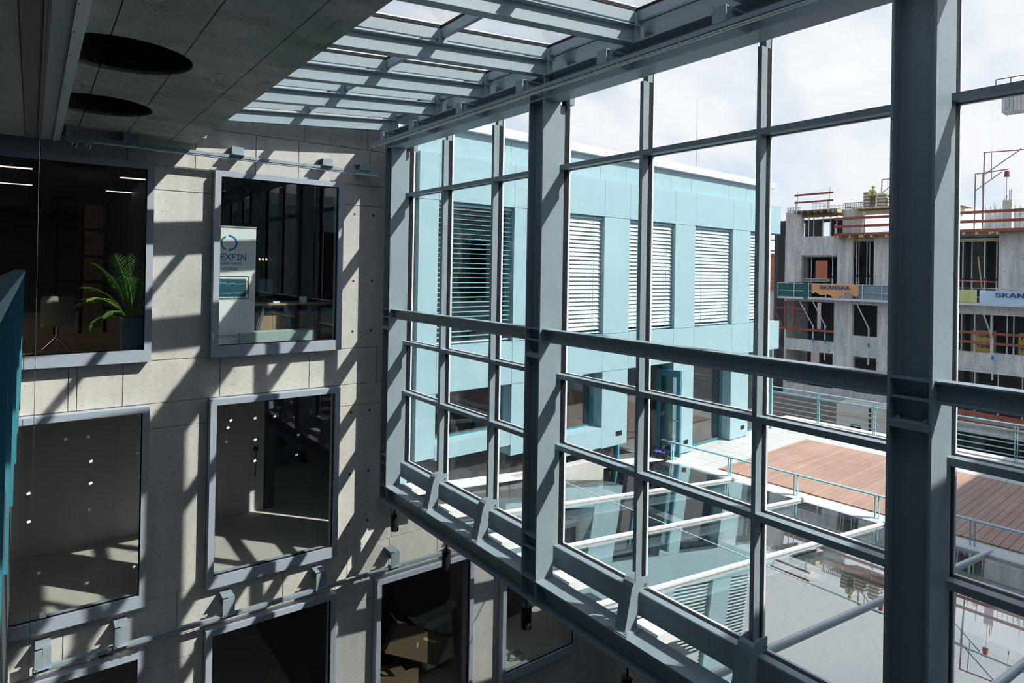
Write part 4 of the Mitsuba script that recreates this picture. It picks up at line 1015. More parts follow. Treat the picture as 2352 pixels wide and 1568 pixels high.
obj('trousers', pw_(capsules([((-0.10, 0, 0.90), 0.142, (0.10, 0, 0.90), 0.142), ((-0.10, 0, 0.87), 0.12, (-0.13, 0.03, 0.48), 0.085), ((-0.13, 0.03, 0.48), 0.083, (-0.14, -0.03, 0.10), 0.065), ((0.10, 0, 0.87), 0.12, (0.12, 0.10, 0.48), 0.085), ((0.12, 0.10, 0.48), 0.083, (0.10, 0.06, 0.10), 0.065)])), 'mat_trousers', w, True)
obj('vest', pw_(capsules([((-0.09, 0.02, 0.98), 0.155, (-0.11, 0.04, 1.30), 0.165), ((0.09, 0.02, 0.98), 0.155, (0.11, 0.04, 1.30), 0.165), ((-0.15, 0.05, 1.37), 0.10, (0.15, 0.05, 1.37), 0.10)])), 'mat_hivis', w, True)
obj('sleeve', pw_(capsules([((0.20, 0.05, 1.375), 0.085, (0.295, -0.015, 1.12), 0.066)])), 'mat_banner', w, True)
obj('sleeve', pw_(capsules([((-0.20, 0.05, 1.375), 0.085, (-0.285, 0.02, 1.12), 0.066)])), 'mat_hivis', w, True)
obj('reflective_band', pw_(capsules([((-0.09, 0.025, 1.06), 0.160, (0.09, 0.025, 1.06), 0.160)], 0.02)[0:2] if False else capsules([((-0.09, 0.025, 1.07), 0.166, (0.09, 0.025, 1.07), 0.166)], 0.03)), 'mat_hivis', w, True)
for a in ((-0.13, 1.42, 0.10, 1.0), (0.13, 1.42, -0.02, 1.02)):
    obj('harness_strap', pw_(M().tube([(a[0], -0.06, a[1]), ((a[0] + a[2]) / 2, -0.145, (a[1] + a[3]) / 2), (a[2], -0.150, a[3])], 0.022, 6).mesh()), 'mat_harness', w)
for s in (-1, 1):
    obj('boot', pw_(capsules([((0.12 * s - 0.02 * (s < 0), (0.06 if s > 0 else -0.03), 0.075), 0.06, (0.12 * s - 0.02, (0.06 if s > 0 else -0.03) + 0.14, 0.05), 0.048)])), 'mat_black', w, True)
hm = trimesh.creation.icosphere(3, 0.135)
v = np.array(hm.vertices); v[:, 2] = np.where(v[:, 2] < 0, v[:, 2] * 0.12, v[:, 2] * 0.98); v[:, 1] *= 1.12
v[:, :2] *= np.where(v[:, 2:3] < 0.012, 1.13, 1.0); v += [0.01, 0.10, 1.665]
obj('helmet', pw_((v, np.array(hm.faces)[:, ::-1][:, ::-1])), 'mat_helmet', w, True)
# stacks of formwork panels beside the worker
stl = ['left of the worker', 'right of the worker', 'at the edge of the big column']
for i, (a, b, n_, d) in enumerate(((-1.58, -0.98, 17, 1.2), (-0.66, 0.02, 15, 1.2), (0.0, 0.7, 16, 0.9))):
    k = thing('panel_stack', 'tall stack of grey formwork panels on the deck ' + stl[i], 'stack')
    a2, b2 = a * (1 + d / 52.5) - 0.3616 * d * (i < 2) + 0.25, b * (1 + d / 52.5) - 0.3616 * d * (i < 2) + 0.25
    for j in range(n_):
        o = 0.05 * (rng.random() - 0.5)
        obj('panel', BS(a2 + o, b2 + o + 0.03 * rng.random(), d, d + 0.9, 5.215 + 0.082 * j, 5.265 + 0.082 * j).add(*BS(a2 + 0.05, b2 - 0.05, d + 0.03, d + 0.87, 5.262 + 0.082 * j, 5.297 + 0.082 * j).mesh()), 'mat_plaster' if j % 3 else 'mat_timber_dark', k)
# rebar
mb = M()
for s in np.arange(-5.7, -3.0, 0.11): mb.tube([site(s, 1, 5.28), site(s, 1, 6.15 if s < -4.4 else 5.75)], 0.009, 4, False)
for z in (5.45, 5.7, 5.95, 6.15): mb.tube([site(-5.7, 1, z), site(-4.4 if z > 5.8 else -3.0, 1, z)], 0.009, 4, False)
labels[one('rebar_mesh', mb, 'mat_dark', 'fine welded rebar mesh standing on the left formwork deck', 'rebar mesh')]['kind'] = 'stuff'
for (a, b, z0, z1, d, lab) in ((-7.4, -6.35, 5.22, 5.65, 0.2, 'on top of the left concrete pier'), (-3.0, -1.6, 5.27, 5.8, 0.65, 'on top of the concrete pier left of the worker')):
    mb = M()
    for s in np.arange(a, b + 0.01, 0.14):
        for dd in (d - 0.1, d + 0.15): mb.tube([site(s, dd, z0 - 0.1), site(s, dd, z1)], 0.013, 4, False)
    for z in (z0 + 0.15, z1 - 0.02): mb.tube([site(a, d - 0.1, z), site(b, d - 0.1, z)], 0.012, 4, False).tube([site(a, d + 0.15, z), site(b, d + 0.15, z)], 0.012, 4, False)
    labels[one('rebar_cage', mb, 'mat_dark', 'dark rebar cage ' + lab, 'rebar')]['kind'] = 'stuff'
mb = M()
for s in np.arange(5.9, 13, 0.28): mb.tube([site(s, 2.5, 3.18), site(s, 2.5, 4.95 + 0.2 * rng.random())], 0.016, 4, False)
for s in (7.35, 7.45, 7.6, 7.68): mb.tube([site(s, 0.85, 5.2), site(s, 0.85, 5.45 if s < 7.5 else 6.0)], 0.018, 4, False)
labels[one('rebar', mb, 'mat_brown_wall', 'rusty starter bars standing on the storey slab right of the big column', 'rebar')]['kind'] = 'stuff'
# swivel hoist frames with red winches
gl = ['half hidden behind the big column', 'rear one of the pair at the right edge', 'front one of the pair at the right edge', 'beside the worker']
for i, (x, z0, zt, xe, xw, zw, d) in enumerate(((4.2, 3.2, 9.06, 4.95, 4.88, 8.83, 0.5), (5.84, 3.2, 7.12, 7.72, 7.63, 7.02, 1.5), (6.32, 3.2, 8.54, 8.9, 8.8, 8.0, 0.8), (-0.06, 5.2, 7.32, 1.6, 1.5, 7.0, 2.5))):
    k = thing('hoist_frame', 'rusty swivel hoist frame, ' + gl[i], 'hoist')
    c = lambda s, z, d=d: site(s * (1 + d / 52.5) - 0.3616 * d, d, z * (1 + d / 52.5))
    obj('mast', M().bar(c(x, z0), c(x + 0.05, zt), 0.07, 0.07, EU), 'mat_brown_wall', k)
    obj('boom', M().bar(c(x, zt), c(xe, zt + (0.15 if i == 1 else -0.1 if i == 2 else 0)), 0.06, 0.06, EU), 'mat_brown_wall', k)
    obj('brace', M().bar(c(x + 0.05, zt - 0.55 * (xe - x) - 0.1), c(x + 0.8 * (xe - x), zt), 0.05, 0.05, EU), 'mat_brown_wall', k)
    obj('rod', M().bar(c(x + 0.45, zt + 0.05), c(x + 0.47, zt - 1.9), 0.035, 0.035, EU), 'mat_brown_wall', k)
    obj('winch', M().tube([c(xw, zw - 0.26), c(xw, zw - 0.22), c(xw, zw + 0.12)], [0.14, 0.17, 0.13], 12), 'mat_red', k, 40)
    obj('hook_line', M().tube([c(xw, zw + 0.25), c(xw, zw - 1.5)], 0.010, 4).cyl(c(xw, zw - 1.5), c(xw, zw - 1.65), 0.03, 6), 'mat_dark', k)
# tower crane counter jib at the right edge
k = thing('tower_crane', 'concrete counterweight and end of a tower crane jib high at the right edge', 'crane')
for j in range(9): obj('counterweight', BS(7.42 + 0.21 * j, 7.615 + 0.21 * j, -0.6, 0.6, 10.97, 12.05), 'mat_site_concrete', k)
obj('timber_edge', BS(7.27, 9.4, -0.65, 0.65, 12.05, 12.28), 'mat_timber', k)
obj('jib', BS(7.3, 32, -0.5, 0.5, 12.30, 12.62), 'mat_dark', k)
for s in np.arange(7.1, 14, 0.8): obj('rail_post', M().bar(site(s, -0.6, 12.3), site(s, -0.6, 13.2), 0.04, 0.04, EU), 'mat_dark', k)
for z in (13.2, 12.8): obj('rail', M().bar(site(7.1, -0.6, z), site(14, -0.6, z), 0.04, 0.04), 'mat_dark', k)
obj('mast', BS(27.5, 29, -0.75, 0.75, -16, 14), 'mat_galv', k)
# scaffold, tiled house, hoarding and small house around the site
k = thing('scaffold', 'tube scaffold with red boards between the cyan corner and the unfinished building', 'scaffold')
for s in (-11.2, -10.6, -10.0, -9.4, -8.8):
    for d in (4.5, 5.5): obj('upright', M().cyl(site(s, d, -16), site(s, d, 4.2), 0.03, 6), 'mat_dark', k)
for z in (-1.2, -0.4, 0.5, 1.6, 2.2, 3.2): obj('ledger', M().bar(site(-11.3, 4.45, z), site(-8.6, 4.45, z), 0.04, 0.12 if z in (-1.2, 1.6, 2.2) else 0.05), 'mat_red' if z in (-1.2, 1.6, 2.2, 0.5) else 'mat_dark', k)
k = thing('tiled_house', 'distant house with red tiled roof seen through gaps left of the unfinished building', 'building')
obj('wall', BS(-22, 4, 17, 25, -16, -1.5), 'mat_house', k)
rl_ = M()
for j in range(14):
    z = -1.7 + 0.3 * j
    rl_.box(-22.4, 4.4, 16.6 + 0.36 * j, 17.05 + 0.36 * j, z, z + 0.34)
rl_.move(site); rl_.f = [rl_.f[0][:, ::-1]]
obj('roof_tiles', rl_, 'mat_brick', k)
one('hoarding', BS(-7.6, -0.6, -2.6, -2.5, -16, -9.55), 'mat_brown_wall', 'brown sheet wall low behind the far railing, left part', 'hoarding')
k = thing('low_house', 'small cream rendered house low behind the far railing', 'building')
obj('wall', BS(-1.0, 2.4, -5, -2.7, -16, -9.05), 'mat_house', k)
w_ = obj('window', BS(-0.02, 0.65, -5.03, -4.99, -11.1, -10.4), 'mat_gasket', k)
obj('glazing_bar', BS(0.29, 0.33, -5.05, -5.0, -11.1, -10.4), 'mat_brown_wall', w_)
obj('drainpipe', M().cyl(site(1.25, -5.06, -16), site(1.25, -5.06, -9.1), 0.06, 8), 'mat_dark', k)
obj('gutter', BS(-1.0, 2.4, -5.12, -5.0, -9.75, -9.65), 'mat_timber', k)

# ---------------------------------------------------------------- things in the rooms behind the windows
for i, (x0, x1, y) in enumerate(((-0.95, -0.015, 13.75), (-0.95, -0.015, 16.7), (1.30, 1.78, 13.9), (1.30, 1.79, 16.75))):
    k = thing('ceiling_lamp', ('left' if i < 2 else 'right') + (' front' if i % 2 == 0 else ' rear') + ' glowing strip lamp on the dark ceiling of the upper left room', 'ceiling lamp', 'strip lamps in the upper left room')
    obj('housing', B(x0 - 0.02, x1 + 0.02, y - 0.02, y + 0.25, 1.61, 1.75), 'mat_dark', k)
    key = obj('diffuser', M().add([[x0, y, 1.605], [x0, y + 0.23, 1.605], [x1, y + 0.23, 1.605], [x1, y, 1.605]], [[0, 1, 2], [0, 2, 3]]), 'mat_lamp', k)
    scene[key]['emitter'] = {'type': 'area', 'radiance': rgb(0.30, 0.215, 0.19)}
k = thing('ceiling_lamp', 'tiny warm lamp far back in the upper left room', 'ceiling lamp')
key = obj('diffuser', B(0.85, 1.05, 16.2, 16.3, 1.2, 1.21), 'mat_lamp', k)
scene[key]['emitter'] = {'type': 'area', 'radiance': rgb(0.25, 0.2, 0.14)}
k = thing('lamp_rail', 'row of three tiny warm lamps on a dark rail behind the upper right window', 'lamp')
obj('rail', B(4.88, 5.19, 18.0, 18.03, 0.20, 0.23), 'mat_black', k)
for x in (4.92, 5.14): obj('rod', B(x, x + 0.012, 18.0, 18.012, 0.23, 1.75), 'mat_black', k)
for j in range(3):
    key = obj('lamp', M().cyl((4.94 + 0.09 * j, 18.01, 0.2), (4.94 + 0.09 * j, 18.01, 0.15), 0.024, 8), 'mat_lamp', k)
    scene[key]['emitter'] = {'type': 'area', 'radiance': rgb(0.30, 0.24, 0.14)}
# glazed partition in the depth of the left room
k = thing('partition', 'dark framed shelf partition with warm wall panels in the depth of the upper left room', 'partition')
for x in (0.35, 0.75, 1.15): obj('post', B(x, x + 0.06, 15.0, 15.08, -1.4, 1.2), 'mat_black', k)
for z in (0.62, 0.1, -0.4): obj('shelf', B(0.35, 1.2, 15.0, 15.08, z, z + 0.05), 'mat_black', k)
obj('back_panel', B(0.80, 1.15, 15.3, 15.34, -1.3, 1.15), 'mat_oak', k)
# palm in a square pot
k = thing('potted_palm', 'green feathery palm in a tall slate blue square pot behind the upper left window', 'plant')
PXc, PYc = 1.225, 11.06
m = M()
for (x, y) in (): pass
pv = [[PXc + sx_ * w_, PYc + sy_ * w_, z] for z, w_ in ((-1.40, 0.135), (-0.80, 0.165), (-0.80, 0.145), (-0.86, 0.143)) for sx_, sy_ in ((-1, -1), (1, -1), (1, 1), (-1, 1))]
pf = [[0, 2, 1], [0, 3, 2], [12, 13, 14], [12, 14, 15]]
for a in (0, 4, 8):
    for j in range(4):
        q, w_ = a + j, a + (j + 1) % 4
        pf += [[q, w_, w_ + 4], [q, w_ + 4, q + 4]]
obj('pot', (np.array(pv), np.array(pf)), 'mat_pot', k)


def frond(base, az, lean, length, seed, leafy=1.0):
    r = np.random.default_rng(seed)
    n = 26
    t = np.linspace(0, 1, n)
    d = np.array([math.cos(az), math.sin(az), 0])
    ang = lean + (1.75 * lean + 0.35) * t ** 1.8
    st = np.cumsum(np.vstack([[0, 0, 0], [np.sin(a) * d + np.array([0, 0, math.cos(a)]) for a in ang[1:]]]) * length / n, 0) + base
    stem = M().tube(st, np.linspace(0.008, 0.002, n), 5)
    lv = M()
    side = np.cross(d, [0, 0, 1.0])
    for j in range(8, n - 1):
        tg = st[j + 1] - st[j - 1]; tg /= np.linalg.norm(tg)
        for s in (-1, 1):
            L = leafy * length * (0.30 * math.sin(math.pi * min(1, (j - 6) / (n - 7))) ** 0.7 + 0.06) * (0.85 + 0.3 * r.random())
            out = side * s * 0.8 + tg * 0.75 + np.array([0, 0, 0.18]) + 0.10 * (r.random(3) - 0.5)
            out /= np.linalg.norm(out)
            p0 = st[j]
            w = 0.011 + 0.006 * r.random()
            up = np.cross(out, np.cross([0, 0, 1.0], out) + 1e-6); up /= np.linalg.norm(up) + 1e-9
            wd = np.cross(out, up); wd /= np.linalg.norm(wd)
            pts = []
            for q in (0, 0.3, 0.65, 1.0):
                c = p0 + out * L * q + np.array([0, 0, -0.35 * L * q ** 2.2])
                ww = w * (0.35, 1.0, 0.75, 0.03)[int(round(q * 3))]
                pts += [c - wd * ww, c + wd * ww]
            lv.add(pts, [[0, 1, 3], [0, 3, 2], [2, 3, 5], [2, 5, 4], [4, 5, 7], [4, 7, 6]])
    for m_ in (stem, lv):
        for a_ in m_.v:
            a_[:, 1] = np.where(a_[:, 1] < 10.90, 10.90 - 0.09 * np.tanh((10.90 - a_[:, 1]) / 0.25), a_[:, 1])
            a_[:, 0] = np.where(a_[:, 0] > 1.30, 1.30 + 0.09 * np.tanh((a_[:, 0] - 1.30) / 0.3), a_[:, 0])
    return stem, lv


fr_l = [(3.05, 0.42, 0.85, 1), (3.3, 0.22, 1.05, 2), (2.75, 0.65, 0.80, 3), (3.6, 0.55, 0.80, 4), (0.3, 0.30, 0.95, 5), (1.6, 0.25, 1.0, 6), (4.5, 0.30, 0.90, 7), (5.3, 0.25, 1.1, 8), (0.0, 0.12, 1.15, 9), (4.0, 0.14, 1.15, 10), (2.3, 0.35, 0.9, 11), (5.9, 0.45, 0.8, 12), (3.9, 0.75, 0.62, 13), (5.0, 0.7, 0.62, 14), (3.15, 0.95, 0.60, 15), (4.3, 0.05, 1.1, 16)]
for az, le, L, sd in fr_l:
    st, lv = frond(np.array([PXc + 0.05 * math.cos(az), PYc + 0.05 * math.sin(az), -0.88]), az, le, L, sd)
    f_ = obj('frond', lv, 'mat_leaf' if sd % 4 else 'mat_leaf_pale', k)
    obj('stem', st, 'mat_leaf_pale', f_)
m = M().prism(sg.box(-0.142, -0.142, 0.142, 0.142), lambda u, v, t: (PXc + u, PYc + v, t), -0.90, -0.88)
obj('soil', m, 'mat_timber_dark', k)
# swivel chair
k = thing('swivel_chair', 'grey felt visitor chair with chrome legs behind the upper left window, left of the palm', 'chair')
cx_, cy_ = 0.335, 12.0
sh = M()
nx_, nz_ = 14, 12
v, f = [], []
for lay in (0, 0.035):
    for j in range(nz_ + 1):
        for i in range(nx_ + 1):
            u, w_ = i / nx_ * 2 - 1, j / nz_
            rr = 1 - 0.10 * max(0, abs(u) - 0.75) / 0.25 * 0
            x = u * (0.205 + 0.012 * math.sin(w_ * 3)) * (1 if 0.08 < w_ < 0.93 else 0.94)
            y = 0.05 * (1 - u * u) * -1 + 0.06 * w_ * w_ - 0.05 + (0.012 if abs(u) < 0.08 else 0)
            v.append([cx_ + x, cy_ + y + lay, -0.95 + 0.43 * w_])
n1 = (nx_ + 1) * (nz_ + 1)
for j in range(nz_):
    for i in range(nx_):
        q = j * (nx_ + 1) + i
        f += [[q, q + 1, q + nx_ + 2], [q, q + nx_ + 2, q + nx_ + 1], [n1 + q, n1 + q + nx_ + 2, n1 + q + 1], [n1 + q, n1 + q + nx_ + 1, n1 + q + nx_ + 2]]
rim = [i for i in range(nx_ + 1)] + [(j + 1) * (nx_ + 1) + nx_ for j in range(nz_)] + [nz_ * (nx_ + 1) + nx_ - 1 - i for i in range(nx_)] + [(nz_ - 1 - j) * (nx_ + 1) for j in range(nz_ - 1)]
for a, b in zip(rim, rim[1:] + rim[:1]): f += [[a, b + n1, b], [a, a + n1, b + n1]]
obj('backrest', (np.array(v), np.array(f)), 'mat_grey_felt', k, 50)
obj('seat', M().prism(rounded(0.42, 0.42, 0.07), lambda u, v, t: (cx_ + u, cy_ + 0.20 + v, t), -0.985, -0.935), 'mat_grey_felt', k, 40)
obj('pedestal', M().cyl((cx_, cy_ + 0.2, -1.22), (cx_, cy_ + 0.2, -0.985), 0.022, 10), 'mat_chrome', k, 40)
for a in (0.75, 2.4, 3.9, 5.5):
    p = [cx_ + 0.26 * math.cos(a), cy_ + 0.2 + 0.26 * math.sin(a), -1.385]
    obj('leg', M().tube([[cx_, cy_ + 0.2, -1.16], p], [0.014, 0.010], 8).cyl([p[0], p[1], -1.40], [p[0], p[1], -1.375], 0.016, 8), 'mat_chrome', k, 40)
# roll-up banner: front face at y = 11.2
k = thing('roll_up_banner', 'white roll up banner with blue and green ring logo behind the upper right window', 'banner')
bx0, bx1, by = 2.165, 3.01, 11.2
obj('sheet', B(bx0, bx1, by, by + 0.004, -1.34, 0.625), 'mat_banner', k)
obj('top_rail', B(bx0 - 0.003, bx1 + 0.003, by - 0.012, by + 0.012, 0.620, 0.645), 'mat_galv', k)
obj('base_case', M().prism(rounded(0.16, 0.07, 0.02), lambda u, v, t: (t, by + 0.02 + u, -1.362 + v), bx0 - 0.02, bx1 + 0.02), 'mat_galv', k, 40)
obj('rear_pole', M().cyl((2.59, by + 0.03, -1.36), (2.59, by + 0.03, 0.63), 0.01, 8), 'mat_galv', k)


def flat(poly): return M().prism(poly, lambda u, v, t: (u, t, v), by - 0.0012, by + 0.0005)
def say(s, x0, x1, z, h, mat):
    m = meshkit.text_mesh(s, h, 0.0012, True); v = np.array(m.vertices); w = v[:, 0].max()
    obj('lettering', (np.array([(x0 + (x1 - x0) * x / w, by - t, z + y) for x, y, t in v]), np.array(m.faces)[:, ::-1][:, ::-1]), mat, k)


def arc(cx0, cz0, r0, r1, a0, a1):
    t = np.radians(np.linspace(a0, a1, 30))
    return [(cx0 + r1 * math.cos(x), cz0 + r1 * math.sin(x)) for x in t] + [(cx0 + r0 * math.cos(x), cz0 + r0 * math.sin(x)) for x in t[::-1]]


obj('logo_arc', flat(arc(2.590, 0.362, 0.098, 0.128, -95, 97)), 'mat_blue', k)
obj('logo_arc', flat(arc(2.582, 0.362, 0.098, 0.128, 115, 247)), 'mat_green', k)
say('DEXFIN', 2.345, 2.857, 0.085, 0.10, 'mat_blue')
say('Digital Asset', 2.40, 2.79, 0.012, 0.046, 'mat_blue')
say('Exchange', 2.465, 2.735, -0.075, 0.046, 'mat_blue')
say('WWW.DEXFIN.COM', 2.31, 2.87, -1.185, 0.043, 'mat_blue')
lp = M().prism(rounded(0.62, 0.365, 0.02), lambda u, v, t: (2.60 + u, t, -0.365 + v), by - 0.0008, by + 0.0005)
obj('picture', lp, 'mat_gasket', k)
lp = M().prism(sg.box(-0.298, -0.170, 0.298, 0.170), lambda u, v, t: (2.60 + u, t, -0.365 + v), by - 0.0014, by)
obj('picture', lp, 'mat_banner', k)
obj('picture', M().prism(sg.box(2.335, -0.522, 2.858, -0.225), lambda u, v, t: (u, t, v), by - 0.002, by), 'mat_ink', k)
obj('picture', M().prism([(2.20, -0.555), (2.985, -0.555), (2.965, -0.572), (2.22, -0.572)], lambda u, v, t: (u, t, v), by - 0.002, by), 'mat_galv', k)
for i, (z, c) in enumerate(((-0.29, 'mat_green'), (-0.335, 'mat_orange'), (-0.45, 'mat_green'), (-0.49, 'mat_orange'))): obj('picture', M().box(2.868, 2.892, by - 0.002, by, z, z + 0.035), c, k)
for zc, amp, sd in ((-0.30, 0.035, 1), (-0.46, 0.03, 2)):
    r_ = np.random.default_rng(sd); zz = zc + amp * np.cumsum(r_.normal(0, 0.35, 60)) * 0.4; zz = np.clip(zz, zc - 0.05, zc + 0.05)
    cm = M()
    for q in range(59): cm.bar((2.35 + q * 0.0085, by - 0.0022, zz[q]), (2.35 + (q + 1) * 0.0085, by - 0.0022, zz[q + 1]), 0.004, 0.001, (0, 1, 0))
    obj('chart_line', cm, 'mat_banner', k)
# low bench, desks, cabinets
k = thing('bench', 'low sage green bench with cut out front standing right behind the upper right window', 'bench')
obj('top', B(2.75, 3.99, 11.08, 11.40, -1.15, -1.113), 'mat_sage', k)
obj('front', M().prism([(2.75, -1.40), (2.90, -1.40), (2.90, -1.275), (3.84, -1.275), (3.84, -1.40), (3.99, -1.40), (3.99, -1.15), (2.75, -1.15)], lambda u, v, t: (u, t, v), 11.08, 11.11), 'mat_sage', k)
for x in (2.75, 3.96): obj('side', B(x, x + 0.03, 11.11, 11.40, -1.40, -1.15), 'mat_sage', k)
for i, (x0, x1) in enumerate(((3.04, 3.83), (3.86, 4.72))):
    k = thing('desk', 'oak topped desk on slanted dark steel legs behind the upper right window, ' + ('left one' if i == 0 else 'right one'), 'desk')
    obj('desk_top', B(x0, x1, 11.48, 12.2, -0.69, -0.66), 'mat_oak', k)
    for a, b in ((x0 + 0.22, x0 + 0.08), (x1 - 0.20, x1 - 0.06)):
        obj('leg', M().bar((a, 11.56, -0.69), (b, 11.56, -1.375), 0.05, 0.045, (0, 1, 0)), 'mat_pot', k)
    obj('cross_bar', B(x0 + 0.22, x1 - 0.20, 11.54, 11.58, -0.735, -0.69), 'mat_pot', k)
    k = thing('cabinet', 'low oak cabinet under the ' + ('left' if i == 0 else 'right') + ' desk behind the upper right window', 'cabinet')
    obj('body', B(x0 + 0.06, x1 - 0.06, 11.67, 12.05, -1.375, -0.82), 'mat_oak', k)
    obj('door', B(x0 + 0.065, (x0 + x1) / 2 - 0.002, 11.65, 11.67, -1.37, -0.825), 'mat_oak', k)
    obj('door', B((x0 + x1) / 2 + 0.002, x1 - 0.065, 11.65, 11.67, -1.37, -0.825), 'mat_oak', k)
one('loudspeaker', M().prism(rounded(0.12, 0.12, 0.02), lambda u, v, t: (3.95 + u, 11.58 + v, t), -0.66, -0.545), 'mat_banner', 'small white cube standing on the desk behind the upper right window', 'speaker', None, 40)
one('nameplate', B(3.42, 3.53, 11.56, 11.58, -0.66, -0.625), 'mat_banner', 'small white card on the left desk behind the upper right window', 'card')
for i, (x, w_) in enumerate(((3.40, 0.24), (4.28, 0.36))):
    k = thing('monitor', ('narrow' if i == 0 else 'wide') + ' dark screen on the desks behind the upper right window', 'monitor')
    obj('screen', B(x - w_ / 2, x + w_ / 2, 11.95, 11.98, -0.55, -0.24), 'mat_pot' if i == 0 else 'mat_black', k)
    obj('stand', B(x - 0.03, x + 0.03, 11.98, 12.0, -0.66, -0.4).box(x - 0.1, x + 0.1, 11.9, 12.1, -0.66, -0.65), 'mat_dark', k)
# small square stickers on the middle windows
for i, (x, z) in enumerate([(1.3, -2.22), (1.33, -2.42), (0.42, -2.45), (0.68, -2.45), (1.29, -2.78), (0.72, -2.8), (1.31, -3.13), (0.72, -3.11), (0.71, -3.48), (1.28, -4.43), (0.15, -4.22), (0.7, -4.51), (0.03, -3.5), (0.02, -3.12), (2.57, -2.46), (2.53, -2.57), (2.51, -2.79), (2.94, -2.47), (2.95, -2.82), (2.95, -3.16), (3.25, -2.48), (3.65, -2.84), (3.62, -3.17)]):
    a = 0.3 + 0.3 * rng.random()
    w_ = [math.cos(a) * 0.021, 0, math.sin(a) * 0.021]; h_ = [-math.sin(a) * 0.017, 0, math.cos(a) * 0.017]
    side = 'left' if x < 2 else 'right'
    one('sticker', M().obox([x, YF + 0.058, z], w_, [0, 0.0008, 0], h_), 'mat_banner', f'small pale square sticker on the {side} middle window pane', 'sticker', f'stickers on the {side} middle window')
one('paper_label', M().obox([0.205, YF + 0.058, -4.82], [0.035, 0, 0.012], [0, 0.0008, 0], [-0.006, 0, 0.062]), 'mat_banner', 'white paper label low on the left middle window pane', 'label')
one('paper_label', M().obox([3.19, YF + 0.058, -2.28], [0.034, 0, 0.004], [0, 0.0008, 0], [-0.003, 0, 0.065]), 'mat_banner', 'white paper label at the top of the right middle window pane', 'label')
# middle floor room
one('wall_cable', M().cyl((3.67, 13.40, -3.68), (3.67, 13.36, -3.68), 0.05, 14).tube([(3.67, 13.37, -3.70), (3.675, 13.35, -3.95), (3.66, 13.36, -4.22)], 0.009, 6), 'mat_dark', 'dark cable end hanging out of a round hole in the white wall', 'cable')
struct('trim_1', B(3.84, 4.05, 13.40, 13.62, -4.985, -1.95), 'mat_dark')
struct('floor_006', B(4.2, 11, 16.0, 20.8, -4.985, -4.78), 'mat_dark')
for i, (x, y, a) in enumerate(((5.0, 16.7, 0.3), (5.6, 16.5, 0.9), (6.1, 17.4, 0.2), (5.5, 17.8, 0.7), (6.6, 16.6, 0.5))):
    one('floor_tile', M().obox([x, y, -4.76 + 0.0 * i], [0.3 * math.cos(a), 0.3 * math.sin(a), 0], [-0.3 * math.sin(a), 0.3 * math.cos(a), 0], [0, 0, 0.02]), 'mat_black', 'loose dark floor panel lying in the room behind the right middle window', 'floor panel', 'loose floor panels in the middle room')
# lower windows: boxes and rubbish


def carton(name, label, c, ex, ey, ez, tilt, mat, cat='box'):
    """A cardboard box with open flaps; ex, ey, ez sizes, tilt about Y."""
    k = thing(name, label, cat)
    ca, sa = math.cos(tilt), math.sin(tilt)
    X_, Y_, Z_ = np.array([ca, 0, sa]), np.array([0, 1.0, 0]), np.array([-sa, 0, ca])
    c = np.array(c, float)
    t = 0.006
    for s in (-1, 1):
        obj('side', M().obox(c + X_ * s * ex / 2, X_ * t, Y_ * ey / 2, Z_ * ez / 2), mat, k)
        obj('side', M().obox(c + Y_ * s * ey / 2, X_ * ex / 2, Y_ * t, Z_ * ez / 2), mat, k)
        fl = X_ * s * math.cos(0.5) + Z_ * math.sin(0.5)
        obj('flap', M().obox(c + X_ * s * ex / 2 + Z_ * ez / 2 + fl * 0.11, fl * 0.11, Y_ * ey / 2 * 0.97, np.cross(fl, Y_) * t * 0.6), mat, k)
    obj('bottom', M().obox(c - Z_ * ez / 2, X_ * ex / 2, Y_ * ey / 2, Z_ * t), mat, k)
    return k, c, X_, Y_, Z_, ex, ey, ez


def write_on(info, s, u0, u1, w0, h, mat):
    k, c, X_, Y_, Z_, ex, ey, ez = info
    m = meshkit.text_mesh(s, h, 0.001, True); v = np.array(m.vertices); w = v[:, 0].max()
    o = c - Y_ * (ey / 2 + 0.0072)
    obj('lettering', (np.array([o + X_ * (u0 + (u1 - u0) * x / w) + Z_ * (w0 + y) - Y_ * t for x, y, t in v]), np.array(m.faces)), mat, k)


up_ = carton('carton', 'white carton with blue curved stripes and lettering in the lower middle window', (6.98, 11.80, -7.80), 0.66, 0.34, 0.98, 0.10, 'mat_box_white')
write_on(up_, 'uponor', -0.19, 0.27, 0.22, 0.115, 'mat_blue')
for j in range(4):
    r1 = 0.26 + 0.035 * j
    pts = [(0.36 - r1 * math.cos(a), -0.12 + r1 * math.sin(a)) for a in np.linspace(0.1, 1.35, 14)]
    k_, c_, X_, Y_, Z_ = up_[:5]
    m = M()
    for p, q in zip(pts[:-1], pts[1:]): m.bar(c_ - Y_ * 0.178 + X_ * (p[0] - 0.05) + Z_ * p[1], c_ - Y_ * 0.178 + X_ * (q[0] - 0.05) + Z_ * q[1], 0.014, 0.001, (0, 1, 0))
    obj('stripe', m, 'mat_blue', k_)
cd_ = carton('carton', 'large dark brown cardboard box lying tilted in the lower middle window', (6.36, 11.50, -7.58), 1.36, 0.16, 0.56, -0.515, 'mat_card')
for (x, z, w_, h_, a) in ((0.24, 0.14, 0.18, 0.026, -0.03), (-0.02, 0.0, 0.02, 0.05, 0.45)):
    k_, c_, X_, Y_, Z_ = cd_[:5]
    obj('tape', M().obox(c_ - Y_ * 0.090 + X_ * x + Z_ * z, X_ * w_ * math.cos(a) + Z_ * w_ * math.sin(a), Y_ * 0.001, -X_ * h_ * math.sin(a) + Z_ * h_ * math.cos(a)), 'mat_lime_tarp', k_)
